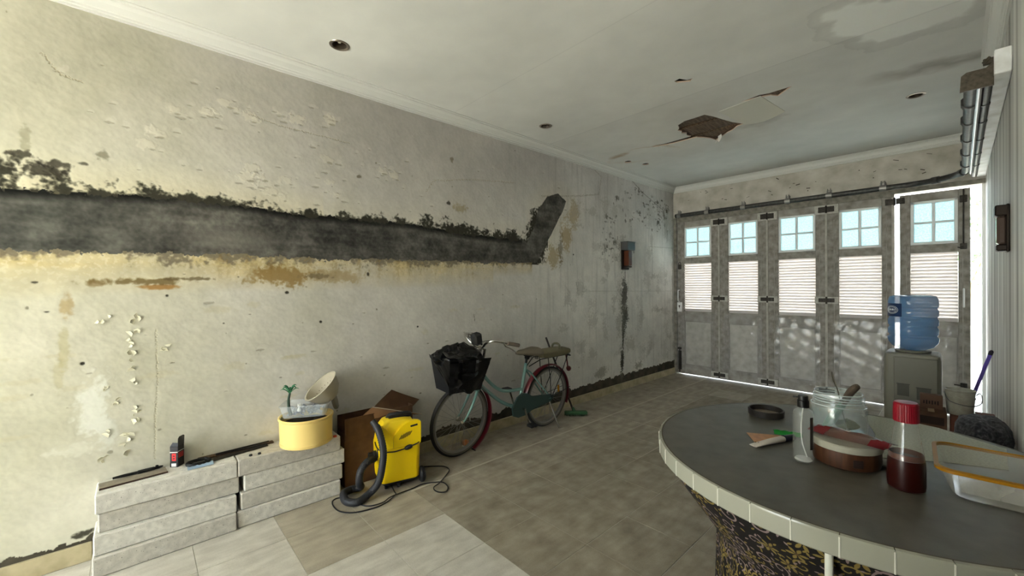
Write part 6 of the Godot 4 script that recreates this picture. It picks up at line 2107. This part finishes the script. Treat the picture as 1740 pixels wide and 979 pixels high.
	var sn := thing("spoon", "metal spoon standing in the glass jar, its handle leaning left", "spoon", Vector3(-0.398, y + 0.012, -2.515))
	s = Soup.new()
	s.tube(smooth([Vector3(0.040, 0.0, 0.02), Vector3(0.022, 0.10, 0.03), Vector3(0.004, 0.20, 0.03), Vector3(-0.012, 0.245, 0.02), Vector3(-0.022, 0.285, 0.01)], 5), [0.004, 0.004, 0.004, 0.004, 0.004, 0.004, 0.004, 0.004, 0.005, 0.005, 0.006, 0.006, 0.007, 0.008, 0.009, 0.010, 0.010, 0.010, 0.009, 0.008, 0.006], 10, false, true, 0.45)
	put("handle", s, mat("spoon steel", Color8(176, 172, 160), 0.25, {"metal": 0.9}), sn)
	s = Soup.new()
	s.lathe([Vector2(0, -0.004), Vector2(0.012, -0.002), Vector2(0.019, 0.004), Vector2(0.017, 0.004), Vector2(0.011, 0.0), Vector2(0, -0.002)], 18, Vector3(0.040, 0.008, 0.02), Basis(Vector3.BACK, 1.1))
	put("spoon_bowl", s, mat("spoon steel", Color8(176, 172, 160)), sn)
	var bsh := thing("brush", "jade green brush with dark bristles leaning right in the glass jar", "brush", Vector3(-0.398, y + 0.012, -2.515))
	s = Soup.new()
	s.tube(smooth([Vector3(-0.045, 0.01, 0.02), Vector3(-0.01, 0.08, 0.02), Vector3(0.022, 0.14, 0.016)], 5), [0.030, 0.032, 0.034, 0.035, 0.035, 0.034, 0.032, 0.030, 0.028, 0.026, 0.024], 14, false, true, 0.6)
	put("handle", s, gp, bsh)
	s = Soup.new()
	s.tube(smooth([Vector3(0.020, 0.135, 0.016), Vector3(0.05, 0.20, 0.010), Vector3(0.078, 0.235, 0.006)], 5), [0.024, 0.025, 0.026, 0.028, 0.030, 0.031, 0.031, 0.030, 0.028, 0.024, 0.014], 14, false, true, 0.55)
	put("bristles", s, mat("brown bristles", Color8(92, 78, 64), 0.85, {"bump": 0.4, "scale": 10.0}), bsh)
	var cl := thing("cloth_scrap", "crumpled greenish cloth lying in the bottom of the glass jar", "cloth", Vector3(-0.398, y + 0.0135, -2.515))
	var nz := FastNoiseLite.new()
	nz.seed = 21; nz.frequency = 9.0
	var rings := []
	for i in 13:
		var v := float(i) / 12
		var r := PackedVector3Array()
		for j in 24:
			var f := TAU * j / 24
			var q := sin(PI * clampf(v * 0.96 + 0.02, 0, 1))
			var p := Vector3(0.030 + cos(f) * 0.050 * q, v * 0.055, -0.030 + sin(f) * 0.050 * q)
			r.push_back(Vector3(p.x, p.y * (1.0 + 0.5 * nz.get_noise_3dv(p * 2.0)), p.z) * (1.0 + 0.14 * nz.get_noise_3dv(p * 4.0)))
		rings.append(r)
	s = Soup.new()
	s.loft(rings)
	put("crumple", s, mat("greenish cloth", Color8(112, 116, 88), 0.9), cl, 70.0)
	# candle bowl of dark wood with a pale rim
	var dw := thing("round_tin", "round brown pot with pale rim in front of the glass jar", "pot", Vector3(-0.312, y, -2.125))
	s = Soup.new()
	s.lathe([Vector2(0, 0), Vector2(0.096, 0), Vector2(0.108, 0.008), Vector2(0.112, 0.03), Vector2(0.111, 0.070), Vector2(0, 0.070)], 56)
	put("pot_body", s, mat("brown glazed pot", Color8(92, 58, 36), 0.5, {"grain": "wood", "scale": 3.0}), dw, 30.0)
	s = Soup.new()
	s.lathe([Vector2(0.111, 0.070), Vector2(0.115, 0.073), Vector2(0.115, 0.094), Vector2(0.111, 0.098), Vector2(0.0, 0.098)], 56)
	tag(put("rim", s, mat("pale pot rim", Color8(158, 155, 138), 0.5), dw, 30.0), "pale grey rim")
	s = Soup.new()
	s.box(Vector3(0.052, 0.036, 0.0985), Vector3(0.030, 0.030, 0.006), 0.001, Basis(Vector3.UP, 0.46))
	put("dark_label", s, mat("dark pot label", Color8(36, 24, 20), 0.6), dw)
	# snack packet on it
	var pk := thing("snack_packet", "crumpled red and clear snack packet lying on the brown pot", "packet", Vector3(-0.300, y + 0.099, -2.130), deg_to_rad(-18.0))
	var pack := func(u: float, v: float) -> Vector3:
		return Vector3((u - 0.5) * 0.26, 0.006 + 0.020 * sin(PI * v) * pow(sin(PI * clampf(u, 0.02, 0.98)), 0.4) + 0.006 * sin(u * 17.0 + v * 9.0) * sin(PI * v) , (v - 0.5) * 0.105 + 0.012 * sin(u * 5.0))
	for e in [[0.0, 0.26, "red_end"], [0.26, 0.80, "clear_middle"], [0.80, 1.0, "red_end"]]:
		s = Soup.new()
		s.sheet(10, 10, func(u, v): return pack.call(lerpf(e[0], e[1], u), v), 0.0008)
		put(e[2], s, mat("red foil", Color8(104, 24, 30), 0.25) if e[2] == "red_end" else mat("clear brown foil", Color8(118, 78, 66), 0.2, {"alpha": 0.45}), pk, 30.0)
	# crumpled tissue
	var ts := thing("tissue", "small crumpled white tissue between the brown pot and sauce bottle", "tissue", Vector3(-0.190, y, -2.185))
	rings = []
	for i in 9:
		var v := float(i) / 8
		var r := PackedVector3Array()
		for j in 20:
			var f := TAU * j / 20
			var q := sin(PI * clampf(v * 0.94 + 0.03, 0, 1))
			var p := Vector3(cos(f) * 0.035 * q, v * 0.030, sin(f) * 0.030 * q)
			r.push_back(Vector3(p.x, p.y, p.z) * (1.0 + 0.3 * nz.get_noise_3dv(p * 7.0)))
		rings.append(r)
	s = Soup.new()
	s.loft(rings)
	put("tissue_ball", s, mat("tissue", Color8(200, 196, 188), 0.9), ts, 25.0)
	# marker, card, green packet
	var mk := thing("marker_tube", "white printed tube with dark blue cap lying on the table", "tube", Vector3(-0.572, y + 0.0005, -2.138), atan2(0.105, -0.235) + PI)
	s = Soup.new()
	rings = []
	for q in [[-0.125, 0.019, 0.0025], [-0.10, 0.019, 0.006], [-0.03, 0.0175, 0.011], [0.05, 0.0155, 0.014], [0.062, 0.012, 0.012]]:
		var r := PackedVector3Array()
		for j in 20:
			var f := TAU * j / 20
			r.push_back(Vector3(cos(f) * q[1], 0.014 + sin(f) * q[2] - (0.014 - maxf(q[2], 0.004)) * 0.8, -q[0]))
		rings.append(r)
	s.loft(rings)
	put("tube_body", s, mat("white tube", Color8(200, 190, 176), 0.35), mk)
	s = Soup.new()
	s.lathe([Vector2(0, 0.0), Vector2(0.0135, 0.0), Vector2(0.0145, 0.004), Vector2(0.0135, 0.060), Vector2(0.0, 0.062)], 20, Vector3(0, 0.0145, -0.062), Basis(Vector3.RIGHT, -PI / 2))
	put("cap", s, mat("navy cap", Color8(26, 26, 44), 0.4), mk)
	s = Soup.new()
	for k in 7: s.box(Vector3(-0.010 + 0.006 * (k % 3), 0.0125 - 0.0008 * k + (0.0028 if k < 4 else 0.003), 0.098 - 0.011 * k), Vector3(0.006, 0.0015, 0.006), 0.0, Basis(Vector3.RIGHT, 0.06))
	put("print", s, mat("brown print", Color8(84, 66, 54), 0.6), mk)
	var cd := thing("orange_sachet", "flat orange sachet lying beside the printed tube", "sachet", Vector3(-0.632, y, -2.165))
	s = Soup.new()
	s.prism(PackedVector2Array([Vector2(-0.072, -0.032), Vector2(0.055, -0.105), Vector2(0.085, -0.02), Vector2(-0.005, 0.072)]), 0.002, Transform3D(Basis(Vector3.RIGHT, PI / 2), Vector3(0, 0.0026, 0)))
	put("sachet", s, mat("orange print foil", Color8(188, 126, 62), 0.35, {"grain": "blotch", "scale": 6.0}), cd)
	var gn := thing("green_packet", "shiny green foil packet lying behind the printed tube", "packet", Vector3(-0.560, y, -2.315), deg_to_rad(20.0))
	s = Soup.new()
	s.sheet(12, 6, func(u, v): return Vector3((u - 0.5) * 0.115, 0.003 + 0.011 * sin(PI * v) + 0.004 * absf(sin(u * 11.0)) * sin(PI * v), (v - 0.5) * 0.055), 0.0008)
	put("foil", s, mat("green foil", Color8(26, 122, 44), 0.2, {"metal": 0.3}), gn)
	# sauce bottle
	var sc := thing("sauce_bottle", "red capped sauce bottle half full of dark red sauce", "bottle", Vector3(-0.127, y, -2.012))
	s = Soup.new()
	s.lathe([Vector2(0.0492, 0.107), Vector2(0.047, 0.130), Vector2(0.036, 0.190), Vector2(0.031, 0.225), Vector2(0.030, 0.243)], 44)
	put("bottle_glass", s, mat("sauce bottle glass", Color8(206, 208, 200), 0.05, {"alpha": 0.06, "spec": 0.6}), sc)
	s = Soup.new()
	s.lathe([Vector2(0, 0.003), Vector2(0.044, 0.0), Vector2(0.050, 0.006), Vector2(0.0515, 0.02), Vector2(0.0515, 0.075), Vector2(0.0505, 0.095), Vector2(0.0490, 0.108), Vector2(0.0, 0.106)], 44)
	put("sauce", s, mat("dark red sauce", Color8(44, 8, 5), 0.3), sc, 30.0)
	s = Soup.new()
	s.lathe([Vector2(0.0476, 0.1085), Vector2(0.0465, 0.124), Vector2(0.0455, 0.127), Vector2(0.0468, 0.1085)], 44)
	put("sauce_film", s, mat("sauce film", Color8(78, 34, 22), 0.4), sc)
	s = Soup.new()
	var cap := [Vector2(0.0, 0.238), Vector2(0.0335, 0.238)]
	rings = []
	for q in [[0.0335, 0.238], [0.0345, 0.242], [0.0335, 0.300], [0.031, 0.306], [0.012, 0.307]]:
		var r := PackedVector3Array()
		for j in 72:
			var f := TAU * j / 72
			var k: float = q[0] + (0.0007 if j % 2 and q[1] < 0.301 else 0.0)
			r.push_back(Vector3(cos(f) * k, q[1], sin(f) * k))
		rings.append(r)
	s.loft(rings)
	put("cap", s, mat("red cap plastic", Color8(128, 14, 30), 0.35), sc, 20.0)
	# food container with yellow rim
	var fc := thing("food_container", "clear plastic food container with mustard yellow rim at the right table edge", "container", Vector3(0.150, y, -2.175), deg_to_rad(3.0))
	s = Soup.new()
	s.loft([rounded(0.325, 0.255, 0.045, 0.002), rounded(0.345, 0.275, 0.05, 0.008), rounded(0.405, 0.330, 0.045, 0.094), rounded(0.410, 0.335, 0.045, 0.100)], true, false)
	put("tub_wall", s, mat("cloudy clear plastic", Color8(206, 202, 186), 0.12, {"alpha": 0.26}), fc)
	s = Soup.new()
	var ra := rounded(0.412, 0.337, 0.045, 0.092, 7); var rb := rounded(0.432, 0.357, 0.050, 0.094, 7); var rcc := rounded(0.432, 0.357, 0.050, 0.103, 7); var rd := rounded(0.408, 0.333, 0.043, 0.106, 7)
	s.loft([ra, rb, rcc, rd, ra], false, false)
	put("yellow_rim", s, mat("mustard plastic", Color8(158, 108, 14), 0.35), fc)
	s = Soup.new()
	s.sheet(14, 10, func(u, v): return Vector3(lerpf(-0.15, 0.12, u), 0.014 + 0.045 * absf(sin(u * 6.0 + v * 2.0)) * sin(PI * v) * sin(PI * u), lerpf(-0.10, 0.10, v)), 0.0008)
	put("plastic_wrap", s, mat("crumpled wrap", Color8(214, 212, 204), 0.12, {"alpha": 0.35}), fc, 25.0)

# ---------------------------------------------------------------- wall lamps
func build_wall_things() -> void:
	var bronze := mat("dark bronze", Color8(46, 38, 32), 0.4, {"metal": 0.6})
	var t := thing("wall_lamp", "old wall lamp with silver hood and amber glass on the stained left wall", "wall lamp", Vector3(WALL_X, 1.64, -4.955))
	var s := Soup.new()
	s.box(Vector3(0.010, 0.19, 0), Vector3(0.018, 0.375, 0.175), 0.004)
	put("back_plate", s, bronze, t)
	s = Soup.new()
	s.box(Vector3(0.060, 0.318, 0), Vector3(0.105, 0.110, 0.185), 0.006)
	s.box(Vector3(0.060, 0.376, 0), Vector3(0.112, 0.008, 0.195), 0.003)
	put("hood", s, mat("grey lamp hood", Color8(96, 98, 98), 0.35, {"metal": 0.5}), t)
	s = Soup.new()
	s.lathe([Vector2(0.0, 0.0), Vector2(0.050, 0.0), Vector2(0.055, 0.01), Vector2(0.055, 0.20), Vector2(0.0, 0.20)], 4, Vector3(0.052, 0.055, 0), Basis(Vector3.UP, PI / 4))
	put("amber_glass", s, mat("amber glass", Color8(84, 42, 24), 0.2), t, 20.0)
	s = Soup.new()
	s.box(Vector3(0.045, 0.040, 0), Vector3(0.075, 0.022, 0.11), 0.004)
	s.box(Vector3(0.100, 0.255, -0.075), Vector3(0.006, 0.06, 0.006), 0.001)
	put("bracket", s, bronze, t)
	var r := thing("wall_lamp", "narrow dark bronze wall lamp on the streaked right wall", "wall lamp", Vector3(RIGHT_X, 1.60, -3.56))
	s = Soup.new()
	s.box(Vector3(-0.008, 0.128, 0), Vector3(0.014, 0.262, 0.12), 0.004)
	put("back_plate", s, bronze, r)
	s = Soup.new()
	s.box(Vector3(-0.030, 0.225, 0), Vector3(0.050, 0.060, 0.125), 0.006)
	put("hood", s, bronze, r)
	s = Soup.new()
	s.box(Vector3(-0.028, 0.020, 0), Vector3(0.044, 0.036, 0.115), 0.006)
	put("foot", s, bronze, r)
	s = Soup.new()
	s.box(Vector3(-0.028, 0.118, 0), Vector3(0.040, 0.160, 0.10), 0.012)
	put("glass", s, mat("lamp glass", Color8(84, 70, 62), 0.12), r)
